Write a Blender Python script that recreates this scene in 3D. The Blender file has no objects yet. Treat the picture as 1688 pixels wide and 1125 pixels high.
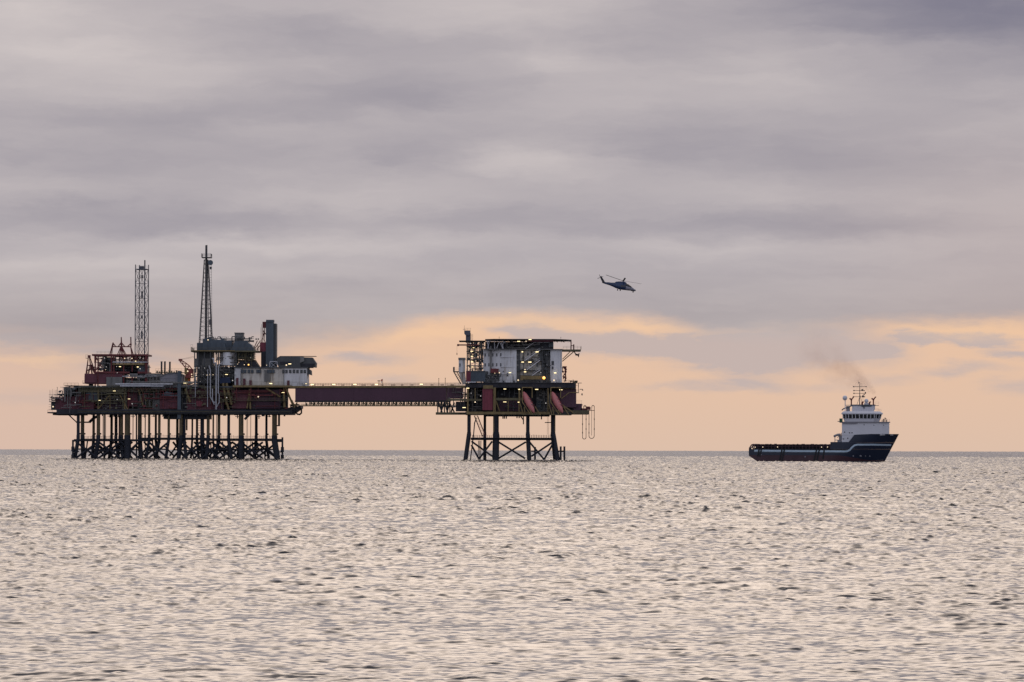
import bpy, math, random
import numpy as np
from mathutils import Matrix, Vector, Euler

random.seed(7)
SC = bpy.context.scene
COL = SC.collection
R = math.radians
F = 6330.0            # focal length in photo pixels (135 mm on a 36 mm frame)
H = 7.0               # eye height above the water
RE = 6.371e6          # the earth's radius: the sea really curves away


def drop(d):
    return -d * d / (2 * RE)


# ------------------------------------------------------------------ mesh kit
class MB:
    def __init__(self):
        self.v = []
        self.f = []

    def add(self, vs, fs):
        o = len(self.v)
        self.v.extend(vs)
        self.f.extend([tuple(i + o for i in f) for f in fs])
        return self

    def box(self, x0, x1, y0, y1, z0, z1):
        x0, x1 = min(x0, x1), max(x0, x1)
        y0, y1 = min(y0, y1), max(y0, y1)
        z0, z1 = min(z0, z1), max(z0, z1)
        return self.add([(x0, y0, z0), (x1, y0, z0), (x1, y1, z0), (x0, y1, z0), (x0, y0, z1), (x1, y0, z1), (x1, y1, z1), (x0, y1, z1)],
                        [(0, 3, 2, 1), (4, 5, 6, 7), (0, 1, 5, 4), (1, 2, 6, 5), (2, 3, 7, 6), (3, 0, 4, 7)])

    def tube(self, p, q, r, n=6, r2=None, caps=True):
        r2 = r if r2 is None else r2
        p, q = Vector(p), Vector(q)
        d = q - p
        if d.length < 1e-6:
            return self
        d.normalize()
        a = d.cross(Vector((0, 0, 1)))
        if a.length < 1e-3:
            a = Vector((1, 0, 0))
        a.normalize()
        b = d.cross(a)
        vs = []
        for c, rr in ((p, r), (q, r2)):
            for i in range(n):
                t = 2 * math.pi * (i + .5) / n
                vs.append(tuple(c + a * (rr * math.cos(t)) + b * (rr * math.sin(t))))
        fs = [(i, (i + 1) % n, n + (i + 1) % n, n + i) for i in range(n)]
        if caps:
            fs += [tuple(range(n))[::-1], tuple(range(n, 2 * n))]
        return self.add(vs, fs)

    def pipe(self, pts, r, n=6):
        for a, b in zip(pts[:-1], pts[1:]):
            self.tube(a, b, r, n)
        for p in pts[1:-1]:
            self.ball(p, r * 1.04, 6, 4)
        return self

    def ball(self, c, r, n=10, m=6, sz=1.0):
        vs = [(c[0], c[1], c[2] - r * sz)]
        for j in range(1, m):
            t = -math.pi / 2 + math.pi * j / m
            for i in range(n):
                a = 2 * math.pi * i / n
                vs.append((c[0] + r * math.cos(t) * math.cos(a), c[1] + r * math.cos(t) * math.sin(a), c[2] + r * sz * math.sin(t)))
        vs.append((c[0], c[1], c[2] + r * sz))
        fs = [(0, 1 + (i + 1) % n, 1 + i) for i in range(n)]
        for j in range(m - 2):
            for i in range(n):
                a, b = 1 + j * n + i, 1 + j * n + (i + 1) % n
                fs.append((a, b, b + n, a + n))
        L = len(vs) - 1
        s = 1 + (m - 2) * n
        fs += [(s + i, s + (i + 1) % n, L) for i in range(n)]
        return self.add(vs, fs)

    def prism(self, poly, y0, y1):            # polygon in x, z pushed along y
        n = len(poly)
        vs = [(x, y0, z) for x, z in poly] + [(x, y1, z) for x, z in poly]
        fs = [tuple(range(n)), tuple(range(n, 2 * n))[::-1]]
        fs += [(i, i + n, (i + 1) % n + n, (i + 1) % n) for i in range(n)]
        return self.add(vs, fs)

    def plan(self, poly, z0, z1):             # polygon in x, y pushed along z
        n = len(poly)
        vs = [(x, y, z0) for x, y in poly] + [(x, y, z1) for x, y in poly]
        fs = [tuple(range(n))[::-1], tuple(range(n, 2 * n))]
        fs += [(i, (i + 1) % n, (i + 1) % n + n, i + n) for i in range(n)]
        return self.add(vs, fs)

    def loft(self, rings, caps=True, closed=True):
        n = len(rings[0])
        vs = [tuple(p) for r in rings for p in r]
        fs = []
        for j in range(len(rings) - 1):
            for i in range(n if closed else n - 1):
                a, b = j * n + i, j * n + (i + 1) % n
                fs.append((a, b, b + n, a + n))
        if caps:
            fs += [tuple(range(n))[::-1], tuple(range((len(rings) - 1) * n, len(rings) * n))]
        return self.add(vs, fs)

    def rail(self, p, q, h=1.15, step=1.6, r=.045):
        p, q = Vector(p), Vector(q)
        n = max(1, int((q - p).length / step))
        up = Vector((0, 0, 1))
        for i in range(n + 1):
            a = p.lerp(q, i / n)
            self.tube(a, a + up * h, r, 4)
        for k in (.55, 1.0):
            self.tube(p + up * h * k, q + up * h * k, r, 4)
        return self

    def rails(self, pts, **k):
        for a, b in zip(pts[:-1], pts[1:]):
            self.rail(a, b, **k)
        return self


def link_mesh(name, mb, material, smooth=False):
    me = bpy.data.meshes.new(name)
    me.from_pydata(mb.v, [], mb.f)
    me.update()
    if material:
        me.materials.append(material)
    if smooth:
        me.shade_smooth()
        try:
            me.set_sharp_from_angle(angle=R(40))
        except Exception:
            pass
    o = bpy.data.objects.new(name, me)
    COL.objects.link(o)
    return o


def tag(o, label=None, cat=None, group=None, kind=None):
    for k, v in (('label', label), ('category', cat), ('group', group), ('kind', kind)):
        if v:
            o[k] = v
    return o


# a site: one structure's own frame, x to the right, y away, z up from its waterline, in metres
class Site:
    def __init__(self, cx, wl, Y):
        self.cx, self.wl, self.Y = cx, wl, Y
        self.s = Y / F
        self.base = Vector(((cx - 844) * self.s, Y, drop(Y)))

    def x(self, px):
        return (px - self.cx) * self.s

    def z(self, py):
        return (self.wl - py) * self.s

    def p(self, px, py, dy=0.0):
        return (self.x(px), dy, self.z(py))

    def b(self, mb, x0, x1, y0, y1, d0, d1):
        return mb.box(self.x(x0), self.x(x1), d0, d1, self.z(y0), self.z(y1))

    def t(self, mb, a, b, r, n=6, r2=None):
        return mb.tube(self.p(*a), self.p(*b), r, n, r2)

    def pp(self, mb, pts, r, n=6):
        return mb.pipe([self.p(*q) for q in pts], r, n)

    def pr(self, mb, pts, d0, d1):
        return mb.prism([(self.x(a), self.z(b)) for a, b in pts], d0, d1)

    def thing(self, name, label, cat, px, py, dy=0.0, group=None, yaw=0.0):
        o = bpy.data.objects.new(name, None)
        o.empty_display_size = 1
        COL.objects.link(o)
        off = Vector(self.p(px, py, dy))
        o.location = self.base + off
        o.rotation_euler = (0, 0, yaw)
        o['_off'] = tuple(off)
        return tag(o, label, cat, group)


def part(root, name, mb, material, label=None, smooth=False, parent=None, kind=None):
    """mb is in the site's frame; store it relative to the thing's base"""
    off = root['_off']
    mb.v = [(a - off[0], b - off[1], c - off[2]) for a, b, c in mb.v]
    o = link_mesh(name, mb, material, smooth)
    o.parent = parent or root
    return tag(o, label, kind=kind)


# ------------------------------------------------------------------ materials
def mat(name, col, rough=.6, var=.22, scale=.35, metal=0.0, rust=0.0, rustcol=(.13, .055, .025), spec=.4, stretch=4.0):
    m = bpy.data.materials.new(name)
    m.use_nodes = True
    nt = m.node_tree
    N, L = nt.nodes, nt.links
    b = N['Principled BSDF']
    b.inputs['Roughness'].default_value = rough
    b.inputs['Metallic'].default_value = metal
    b.inputs['Specular IOR Level'].default_value = spec
    tc = N.new('ShaderNodeTexCoord')
    mp = N.new('ShaderNodeMapping')
    mp.inputs['Scale'].default_value = (1, 1, 1 / stretch)
    L.new(tc.outputs['Object'], mp.inputs['Vector'])
    no = N.new('ShaderNodeTexNoise')
    no.inputs['Scale'].default_value = scale
    no.inputs['Detail'].default_value = 6
    no.inputs['Roughness'].default_value = .65
    L.new(mp.outputs[0], no.inputs['Vector'])
    cr = N.new('ShaderNodeValToRGB')
    e = cr.color_ramp.elements
    e[0].position, e[1].position = .3, .7
    e[0].color = tuple(c * (1 - var) for c in col) + (1,)
    e[1].color = tuple(min(.95, c * (1 + var)) for c in col) + (1,)
    L.new(no.outputs['Fac'], cr.inputs['Fac'])
    out = cr.outputs['Color']
    if rust > 0:
        n2 = N.new('ShaderNodeTexNoise')
        n2.inputs['Scale'].default_value = scale * 2.3
        n2.inputs['Detail'].default_value = 8
        n2.inputs['Roughness'].default_value = .7
        L.new(mp.outputs[0], n2.inputs['Vector'])
        mr = N.new('ShaderNodeMapRange')
        mr.inputs['From Min'].default_value = .72 - .3 * rust
        mr.inputs['From Max'].default_value = .86 - .3 * rust
        L.new(n2.outputs['Fac'], mr.inputs['Value'])
        mx = N.new('ShaderNodeMix')
        mx.data_type = 'RGBA'
        L.new(mr.outputs[0], mx.inputs[0])
        L.new(out, mx.inputs[6])
        mx.inputs[7].default_value = rustcol + (1,)
        out = mx.outputs[2]
    L.new(out, b.inputs['Base Color'])
    return m


def lamp_mat(name, col, strength):
    m = bpy.data.materials.new(name)
    m.use_nodes = True
    b = m.node_tree.nodes['Principled BSDF']
    b.inputs['Base Color'].default_value = (.8, .8, .8, 1)
    b.inputs['Emission Color'].default_value = col + (1,)
    b.inputs['Emission Strength'].default_value = strength
    return m


M = dict(
    jacket=mat('dark_jacket_steel', (.016, .018, .029), .7, .35, .3, rust=.25, rustcol=(.034, .024, .022)),
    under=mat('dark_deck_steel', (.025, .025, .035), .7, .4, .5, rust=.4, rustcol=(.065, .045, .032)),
    legyel=mat('weathered_yellow_leg', (.115, .085, .042), .6, .35, .35, rust=.75, rustcol=(.035, .028, .026)),
    yel=mat('yellow_steel', (.21, .15, .065), .55, .3, .5, rust=.55, rustcol=(.09, .055, .03)),
    oliv=mat('olive_steel', (.12, .105, .062), .6, .3, .4, rust=.5, rustcol=(.085, .045, .022)),
    maroon=mat('maroon_cladding', (.13, .036, .054), .6, .3, .25, rust=.55, rustcol=(.075, .034, .036)),
    purple=mat('dark_maroon_plate', (.085, .034, .060), .55, .14, .12, rust=.15, rustcol=(.06, .036, .05)),
    red=mat('red_cladding', (.20, .036, .058), .55, .18, .25),
    rigred=mat('red_rig_steel', (.135, .026, .030), .55, .35, .5, rust=.4, rustcol=(.06, .025, .022)),
    crane=mat('crane_red', (.25, .055, .05), .5, .3, .6),
    orange=mat('orange_cowl', (.75, .16, .04), .5, .2, .6),
    bluegrey=mat('blue_grey_cladding', (.072, .090, .115), .5, .3, .3, rust=.2, rustcol=(.05, .05, .055)),
    grey=mat('grey_cladding', (.17, .165, .165), .6, .3, .3, rust=.3, rustcol=(.11, .085, .07)),
    dgrey=mat('dark_grey_cladding', (.075, .078, .085), .6, .3, .35, rust=.25, rustcol=(.07, .055, .045)),
    white=mat('stained_white_cladding', (.66, .65, .68), .55, .2, .3, rust=.6, rustcol=(.34, .29, .25), stretch=9),
    cream=mat('stained_cream_cladding', (.60, .56, .52), .55, .2, .22, rust=.75, rustcol=(.24, .19, .15), stretch=10),
    wpipe=mat('pale_pipe_lagging', (.42, .42, .46), .4, .2, .6, rust=.2, rustcol=(.25, .22, .2)),
    pipe=mat('grey_pipe', (.13, .12, .115), .5, .4, .6, rust=.4),
    mast=mat('galvanised_mast_steel', (.085, .09, .115), .5, .25, .6),
    flare=mat('flare_tower_steel', (.075, .072, .078), .55, .35, .5, rust=.5, rustcol=(.085, .05, .04)),
    rail=mat('handrail_steel', (.12, .10, .075), .5, .3, .8),
    glass=mat('dark_window_glass', (.016, .018, .022), .08, .2, .4, spec=.6),
    door=mat('red_door_paint', (.12, .03, .045), .5, .15, .5),
    black=mat('black_rubber', (.013, .013, .017), .7, .3, .6),
    navy=mat('navy_hull_paint', (.018, .024, .046), .32, .2, .12, rust=.1, rustcol=(.03, .026, .035)),
    boot=mat('faded_red_boot_topping', (.060, .026, .036), .5, .3, .12, rust=.4, rustcol=(.028, .024, .034)),
    stripe=mat('pale_blue_hull_stripe', (.46, .57, .68), .4, .12, .2),
    shipw=mat('white_ship_paint', (.64, .63, .68), .42, .06, .2, rust=.1, rustcol=(.42, .37, .34), stretch=7),
    shipg=mat('grey_ship_deck', (.24, .23, .26), .5, .15, .3),
    redm=mat('red_monitor_paint', (.17, .028, .026), .5, .2, .8),
    green=mat('green_screen_paint', (.02, .09, .045), .5, .2, .8),
    boat=mat('lifeboat_orange_red', (.60, .20, .20), .42, .12, .5),
    hose=mat('brown_rubber_hose', (.06, .035, .026), .6, .25, .7),
    heli=mat('helicopter_blue_paint', (.022, .042, .105), .3, .15, .4, spec=.5),
    helid=mat('helicopter_dark_trim', (.022, .024, .032), .4, .2, .5),
    helig=mat('helicopter_grey_nose', (.26, .25, .30), .4, .35, 1.2),
    blade=mat('rotor_blade', (.05, .044, .05), .5, .2, .5),
    flag=mat('red_flag_cloth', (.6, .06, .05), .8, .1, 1),
    flagw=mat('white_flag_cloth', (.7, .68, .66), .8, .05, 1),
    canvas=mat('blue_tarpaulin', (.018, .03, .075), .7, .25, .5),
    tube=lamp_mat('warm_tube_lamp', (1.0, .78, .34), 2.0),
    warm=lamp_mat('warm_bulb', (1.0, .74, .42), 1.1),
    amber=lamp_mat('amber_floodlight', (1.0, .46, .04), 2.2),
    cool=lamp_mat('pale_bulb', (1.0, .9, .78), .4),
)

# ------------------------------------------------------------------ the sea
def wave_tile(n, L, lmin, lmax, slope_rms, wind, seed, pw=-2.0, spread=2.0):
    rng = np.random.default_rng(seed)
    k1 = np.fft.fftfreq(n, L / n) * 2 * np.pi
    kx, ky = np.meshgrid(k1, k1, indexing='xy')
    k = np.hypot(kx, ky)
    k[0, 0] = 1
    band = np.exp(-(2 * np.pi / lmax / k) ** 4) * np.exp(-(k / (2 * np.pi / lmin)) ** 4)
    c = np.abs((kx * math.cos(wind) + ky * math.sin(wind)) / k)
    amp = k ** pw * band * (c ** spread + .12)
    amp[0, 0] = 0
    z = amp * (rng.normal(size=(n, n)) + 1j * rng.normal(size=(n, n)))
    z /= math.sqrt(float(np.mean(np.real(np.fft.ifft2(1j * kx * z)) ** 2 + np.real(np.fft.ifft2(1j * ky * z)) ** 2)))
    z *= slope_rms
    h = np.real(np.fft.ifft2(z))
    dx = np.real(np.fft.ifft2(1j * kx / k * z))
    dy = np.real(np.fft.ifft2(1j * ky / k * z))
    return (n, L, np.stack([dx, dy, h]).astype(np.float32))


def sample(tile, X, Y):
    n, L, a = tile
    u, v = (X / L * n) % n, (Y / L * n) % n
    i, j = np.floor(u).astype(np.int32) % n, np.floor(v).astype(np.int32) % n
    fu, fv = (u - np.floor(u)).astype(np.float32), (v - np.floor(v)).astype(np.float32)
    i2, j2 = (i + 1) % n, (j + 1) % n
    return a[:, j, i] * (1 - fu) * (1 - fv) + a[:, j, i2] * fu * (1 - fv) + a[:, j2, i] * (1 - fu) * fv + a[:, j2, i2] * fu * fv


SWELL = wave_tile(512, 310.0, 4.0, 26.0, .04, R(76), 3, -2.0)
CHOP = wave_tile(1024, 127.0, .30, 2.6, .31, R(74), 5, -1.62, 1.7)
RIPPLE = wave_tile(512, 29.0, .2, .8, .13, R(95), 8, -1.9, 1.2)
GUST = wave_tile(256, 560.0, 14.0, 110.0, 1.0, R(80), 12, -2.0, 1.0)
# the further out, the longer the crests that can still be told apart: (from, to, stretch across, stretch along, steepness)
ZONES = ((0, 240, 1.25, .50, .86), (240, 560, 1.2, .72, 1.3), (560, 1300, 1.55, 1.1, 1.85), (1300, 3200, 2.2, 1.6, 2.3), (3200, 1e9, 3.4, 4.0, 1.9))


def sea_grid(d, az, waves=True):
    D, A = np.meshgrid(d, az, indexing='ij')
    X, Y = (D * np.sin(A)), (D * np.cos(A))
    Z = -D * D / (2 * RE)
    if waves:
        X0, Y0 = X.copy(), Y.copy()
        L_ = np.log(D)
        # gusts: calmer and rougher patches, tens to hundreds of metres long
        g = sample(GUST, X0 * 1.0, Y0 * .55)[2]
        g = 1 + .11 * np.clip(g / float(np.std(GUST[2][2])), -1.6, 1.6)
        for lo, hi, sx, sy, st in ZONES:
            w = np.ones_like(D)
            if lo:
                w = w * np.clip((L_ - math.log(lo * .6)) / math.log(1.65 / .6), 0, 1)
            if hi < 1e9:
                w = w * (1 - np.clip((L_ - math.log(hi * .6)) / math.log(1.65 / .6), 0, 1))
            r = np.nonzero(w[:, 0] > 0)[0]
            if not len(r):
                continue
            q = slice(r[0], r[-1] + 1)
            s = sample(CHOP, X0[q] / sx + lo * .37, Y0[q] / sy + lo * .11)
            w = np.sqrt(w[q]) * st * g[q]
            X[q] += s[0] * sx * w
            Y[q] += s[1] * sy * w
            Z[q] += s[2] * sy * w
        s = sample(SWELL, X0, Y0)
        X += s[0]
        Y += s[1]
        Z += s[2]
        q = D[:, 0] < 420
        s = sample(RIPPLE, X0[q] / 1.7, Y0[q])
        w = np.clip(1.6 - D[q] / 260, 0, 1)
        X[q] += s[0] * .8 * w
        Y[q] += s[1] * .8 * w
        Z[q] += s[2] * w
    co = np.stack([X, Y, Z], -1).reshape(-1, 3)
    nr, nc = D.shape
    q = np.arange((nr - 1) * nc).reshape(nr - 1, nc)[:, :-1].reshape(-1)
    f = np.stack([q, q + 1, q + nc + 1, q + nc], -1)[:, ::-1]
    return co, f


def build_sea():
    k = .0011
    d = [92.0]
    while d[-1] < 14500:
        d.append(d[-1] * (1 + k * (1.0 if d[-1] < 2500 else 2.5)))
    a = .168
    parts = [sea_grid(np.array(d), np.linspace(-a, a, 1100))]
    parts.append(sea_grid(np.geomspace(.5, 92.0, 40), np.linspace(-a, a, 24), False))
    parts.append(sea_grid(np.geomspace(.5, 14500.0, 90), np.linspace(a, 2 * math.pi - a, 120), False))
    co, fs, o = [], [], 0
    for c, f in parts:
        co.append(c)
        fs.append(f + o)
        o += len(c)
    co, fs = np.concatenate(co).astype(np.float32), np.concatenate(fs).astype(np.int32)
    me = bpy.data.meshes.new('sea')
    me.vertices.add(len(co))
    me.vertices.foreach_set('co', co.reshape(-1))
    me.loops.add(len(fs) * 4)
    me.loops.foreach_set('vertex_index', fs.reshape(-1))
    me.polygons.add(len(fs))
    me.polygons.foreach_set('loop_start', np.arange(0, len(fs) * 4, 4, dtype=np.int32))
    me.polygons.foreach_set('loop_total', np.full(len(fs), 4, dtype=np.int32))
    me.update(calc_edges=True)
    me.shade_smooth()
    m = bpy.data.materials.new('sea_water')
    m.use_nodes = True
    N, L = m.node_tree.nodes, m.node_tree.links
    b = N['Principled BSDF']
    b.inputs['Base Color'].default_value = (.016, .015, .017, 1)
    b.inputs['Roughness'].default_value = .16
    b.inputs['IOR'].default_value = 1.34
    tc = N.new('ShaderNodeTexCoord')
    mp = N.new('ShaderNodeMapping')
    mp.inputs['Scale'].default_value = (.7, 1.1, 1)
    L.new(tc.outputs['Object'], mp.inputs['Vector'])
    no = N.new('ShaderNodeTexNoise')
    no.inputs['Scale'].default_value = 2.6
    no.inputs['Detail'].default_value = 3
    L.new(mp.outputs[0], no.inputs['Vector'])
    bp = N.new('ShaderNodeBump')
    bp.inputs['Strength'].default_value = .25
    bp.inputs['Distance'].default_value = .05
    L.new(no.outputs['Fac'], bp.inputs['Height'])
    L.new(bp.outputs[0], b.inputs['Normal'])
    # waves finer than the mesh spacing (which grows with distance) live on as micro-roughness
    dist = np.hypot(co[:, 0], co[:, 1])
    at = me.attributes.new('unresolved', 'FLOAT', 'POINT')
    at.data.foreach_set('value', np.clip(np.log(dist / 110.0) / np.log(14.0), 0, 1).astype(np.float32))
    an = N.new('ShaderNodeAttribute')
    an.attribute_name = 'unresolved'
    mr = N.new('ShaderNodeMapRange')
    mr.inputs['To Min'].default_value, mr.inputs['To Max'].default_value = ROUGH
    L.new(an.outputs['Fac'], mr.inputs['Value'])
    L.new(mr.outputs[0], b.inputs['Roughness'])
    me.materials.append(m)
    o = bpy.data.objects.new('sea', me)
    COL.objects.link(o)
    o['kind'] = 'structure'
    return o


ROUGH = (.06, .15)
build_sea()


# ------------------------------------------------------------------ sky and light
def lin(*c):
    return tuple(((x / 255) / 12.92 if x <= 10 else ((x / 255 + .055) / 1.055) ** 2.4) for x in c)


def build_world():
    w = bpy.data.worlds.new('World')
    SC.world = w
    w.use_nodes = True
    N, L = w.node_tree.nodes, w.node_tree.links
    N.clear()
    out = N.new('ShaderNodeOutputWorld')
    bg = N.new('ShaderNodeBackground')
    L.new(bg.outputs[0], out.inputs[0])

    def math_(op, a, b=None, c=None, clamp=False):
        n = N.new('ShaderNodeMath')
        n.operation = op
        n.use_clamp = clamp
        for i, v in enumerate((a, b, c)):
            if v is None:
                continue
            if isinstance(v, (int, float)):
                n.inputs[i].default_value = v
            else:
                L.new(v, n.inputs[i])
        return n.outputs[0]

    def vec(op, a, b=None, c=None, outp=0):
        n = N.new('ShaderNodeVectorMath')
        n.operation = op
        for i, v in enumerate((a, b, c)):
            if v is None:
                continue
            if isinstance(v, (tuple, list)):
                n.inputs[i].default_value = v
            else:
                L.new(v, n.inputs[i])
        return n.outputs[outp]

    def ramp(x, a, b, lo=0.0, hi=1.0, smooth=True):
        n = N.new('ShaderNodeMapRange')
        n.interpolation_type = 'SMOOTHSTEP' if smooth else 'LINEAR'
        L.new(x, n.inputs[0])
        for i, v in enumerate((a, b, lo, hi)):
            n.inputs[1 + i].default_value = v
        return n.outputs[0]

    def mix(f, a, b):
        n = N.new('ShaderNodeMix')
        n.data_type = 'RGBA'
        if isinstance(f, (int, float)):
            n.inputs[0].default_value = f
        else:
            L.new(f, n.inputs[0])
        for i, v in ((6, a), (7, b)):
            if isinstance(v, (tuple, list)):
                n.inputs[i].default_value = tuple(v) + (1,)
            else:
                L.new(v, n.inputs[i])
        return n.outputs[2]

    def noise(v, scale, detail=5, rough=.55, dist=0.0):
        n = N.new('ShaderNodeTexNoise')
        n.inputs['Scale'].default_value = scale
        n.inputs['Detail'].default_value = detail
        n.inputs['Roughness'].default_value = rough
        n.inputs['Distortion'].default_value = dist
        L.new(v, n.inputs['Vector'])
        return n

    tc = N.new('ShaderNodeTexCoord')
    sp = N.new('ShaderNodeSeparateXYZ')
    L.new(tc.outputs['Generated'], sp.inputs[0])
    az = math_('MULTIPLY', math_('ARCTAN2', sp.outputs[0], sp.outputs[1]), 57.2958)      # degrees, 0 = north (+Y)
    el = math_('MULTIPLY', math_('ARCSINE', sp.outputs[2]), 57.2958)                      # degrees
    cb = N.new('ShaderNodeCombineXYZ')
    L.new(az, cb.inputs[0])
    L.new(el, cb.inputs[1])
    P0 = cb.outputs[0]
    # wispy distortion of the direction, so that no cloud keeps a clean outline
    st = vec('MULTIPLY', P0, (.55, 1.5, 1))
    n1 = noise(st, .9, 6, .6)
    d1 = vec('SUBTRACT', n1.outputs['Color'], (.5, .5, .5))
    P = vec('MULTIPLY_ADD', d1, (1.5, .55, 0), P0)
    nf = noise(vec('MULTIPLY', P0, (.9, 3.4, 1)), 1.6, 8, .66)
    P = vec('MULTIPLY_ADD', vec('SUBTRACT', nf.outputs['Color'], (.5, .5, .5)), (.8, .26, 0), P)
    spp = N.new('ShaderNodeSeparateXYZ')
    L.new(P, spp.inputs[0])
    elw = spp.outputs[1]

    def A(px):
        return math.degrees(math.atan((px - 844) / F))

    def E(py):
        return math.degrees(math.atan((743 - py) / F)) - .08

    def blobs(items, src=P, grow=(1, 1)):
        tot = None
        for px, py, rx, ry, s in items:
            k = 57.3 / F
            q = vec('MULTIPLY', vec('SUBTRACT', src, (A(px), E(py), 0)), (1 / (rx * k * grow[0]), 1 / (ry * k * grow[1]), 0))
            g = ramp(vec('LENGTH', q, outp=1), 1.0, 0.0, 0.0, s)
            tot = g if tot is None else math_('ADD', tot, g)
        return tot

    # clear peach band under the cloud deck
    cr = N.new('ShaderNodeValToRGB')
    rows = [(745, lin(221, 191, 170)), (715, lin(224, 194, 172)), (670, lin(225, 196, 172)), (620, lin(230, 201, 172)),
            (575, lin(234, 203, 170)), (535, lin(240, 201, 166)), (500, lin(234, 194, 163))]
    el_ = cr.color_ramp.elements
    for i, (py, c) in enumerate(rows):
        e = el_[i] if i < 2 else el_.new(0)
        e.position = (745 - py) / 250
        e.color = c + (1,)
    L.new(ramp(el, E(745), E(495), 0, 1, False), cr.inputs['Fac'])
    peach = cr.outputs['Color']
    # west (left) side of the band is pinker and greyer
    peach = mix(math_('MULTIPLY', ramp(az, A(560), A(60)), .55), peach, lin(213, 184, 170))
    puff = blobs([(590, 592, 120, 22, .62), (640, 632, 90, 16, .35), (1235, 632, 110, 20, .62), (1130, 640, 120, 16, .4), (1290, 575, 260, 56, 1.25),
                  (1120, 568, 200, 34, 1.0), (950, 562, 170, 34, 1.0), (1180, 600, 160, 26, .5), (1420, 580, 80, 18, .7), (1512, 562, 70, 15, 1.0), (1622, 563, 90, 18, 1.1),
                  (1680, 585, 90, 14, .7), (1580, 612, 130, 18, .45), (1690, 640, 90, 20, .4), (1360, 640, 100, 14, .25), (870, 545, 90, 22, .7),
                  (560, 655, 120, 14, .2), (60, 655, 200, 22, .2), (250, 600, 150, 16, .5), (40, 560, 160, 16, .8), (190, 580, 130, 14, .6), (1450, 628, 100, 16, .3),
                  (760, 640, 110, 14, .3)])
    puff = math_('MULTIPLY', puff, ramp(nf.outputs['Fac'], .2, .62, .8, 1.7))
    band = mix(math_('MINIMUM', math_('MAXIMUM', puff, 0.0), .92), peach, lin(194, 178, 174))
    glow = blobs([(60, 592, 190, 16, .6), (1060, 538, 170, 16, .6), (860, 532, 190, 18, .5), (1600, 548, 210, 22, .5), (700, 556, 160, 18, .4)])
    band = mix(math_('MINIMUM', glow, .85), band, lin(248, 205, 163))

    # the overcast deck: base height follows the azimuth
    fc = N.new('ShaderNodeFloatCurve')
    pts = [(-100, 570), (0, 572), (150, 585), (300, 592), (420, 585), (520, 562), (620, 547), (720, 527), (860, 521), (1000, 523), (1110, 532), (1180, 546),
           (1280, 549), (1380, 545), (1500, 538), (1688, 532), (1800, 530)]
    cv = fc.mapping.curves[0]
    for i, (px, py) in enumerate(pts):
        q = ((A(px) + 10) / 20, (E(py)) / 5)
        if i == 0:
            cv.points[0].location = q
        elif i == len(pts) - 1:
            cv.points[-1].location = q
        else:
            cv.points.new(*q)
    fc.mapping.update()
    L.new(ramp(az, -10, 10, 0, 1, False), fc.inputs['Value'])
    base = math_('MULTIPLY', fc.outputs[0], 5.0)
    over = math_('SUBTRACT', elw, base)
    soft = ramp(az, A(760), A(250), .19, .40)
    cover = N.new('ShaderNodeMapRange')
    cover.interpolation_type = 'SMOOTHSTEP'
    L.new(over, cover.inputs[0])
    L.new(math_('MULTIPLY', soft, -1.0), cover.inputs[1])
    L.new(math_('MULTIPLY', soft, 1.2), cover.inputs[2])
    cov = cover.outputs[0]

    # grey deck: soft streaks, flatter and finer towards the horizon
    zz = math_('DIVIDE', 1.0, math_('MAXIMUM', math_('ADD', sp.outputs[2], .075), .02))
    pl = vec('SCALE', tc.outputs['Generated'], None)
    L.new(zz, pl.node.inputs['Scale'])
    n2 = noise(vec('MULTIPLY', pl, (.42, .75, .2)), 1.1, 5, .5, .4)
    n3 = noise(vec('MULTIPLY', P, (.16, .95, 1)), 1.0, 6, .55)
    val = math_('ADD', math_('MULTIPLY', math_('SUBTRACT', n2.outputs['Fac'], .5), .7), math_('MULTIPLY', math_('SUBTRACT', n3.outputs['Fac'], .5), .75))
    n4 = noise(vec('MULTIPLY', P, (.30, 1.5, 1)), 1.0, 7, .6)
    val = math_('ADD', val, math_('MULTIPLY', math_('SUBTRACT', ramp(n4.outputs['Fac'], .40, .62), .5), .09))
    marks = blobs([(1640, 30, 420, 120, -0.62), (1320, 10, 380, 70, -0.24), (640, 160, 330, 42, -0.24), (1100, 60, 260, 34, -0.14), (500, 66, 330, 36, -0.16),
                   (220, 368, 420, 30, -0.24), (880, 372, 300, 36, -0.24), (1310, 372, 420, 34, -0.22), (1280, 225, 380, 46, -0.16), (690, 250, 130, 24, -0.19), (1500, 260, 400, 50, -0.09),
                   (120, 270, 330, 34, -0.12), (150, 500, 400, 40, -0.10), (1000, 500, 420, 34, -0.09), (1350, 520, 420, 26, -0.14), (1100, 250, 130, 22, -0.12),
                   (820, 256, 170, 26, .36), (640, 320, 420, 34, .20), (430, 215, 130, 22, .18), (100, 90, 300, 90, .30), (20, 10, 160, 50, .3), (930, 95, 110, 30, .24), (760, 10, 300, 50, .22),
                   (540, 402, 560, 20, .28), (250, 440, 420, 20, .14), (1330, 150, 330, 34, .08), (1300, 305, 330, 30, .14), (1350, 400, 380, 22, .2), (930, 280, 160, 26, .2), (60, 320, 260, 24, .16),
                   (520, 545, 160, 20, -0.04)], grow=(1.15, 1.5))
    val = math_('ADD', val, marks)
    cr2 = N.new('ShaderNodeValToRGB')
    for i, (p, c) in enumerate([(.0, lin(124, 122, 139)), (.22, lin(153, 151, 167)), (.42, lin(172, 168, 177)), (.58, lin(189, 179, 177)), (.78, lin(206, 194, 189)), (1.0, lin(216, 206, 203))]):
        e = cr2.color_ramp.elements[i] if i < 2 else cr2.color_ramp.elements.new(0)
        e.position, e.color = p, c + (1,)
    L.new(math_('MULTIPLY_ADD', val, .66, .545), cr2.inputs['Fac'])
    deck = cr2.outputs['Color']
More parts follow.
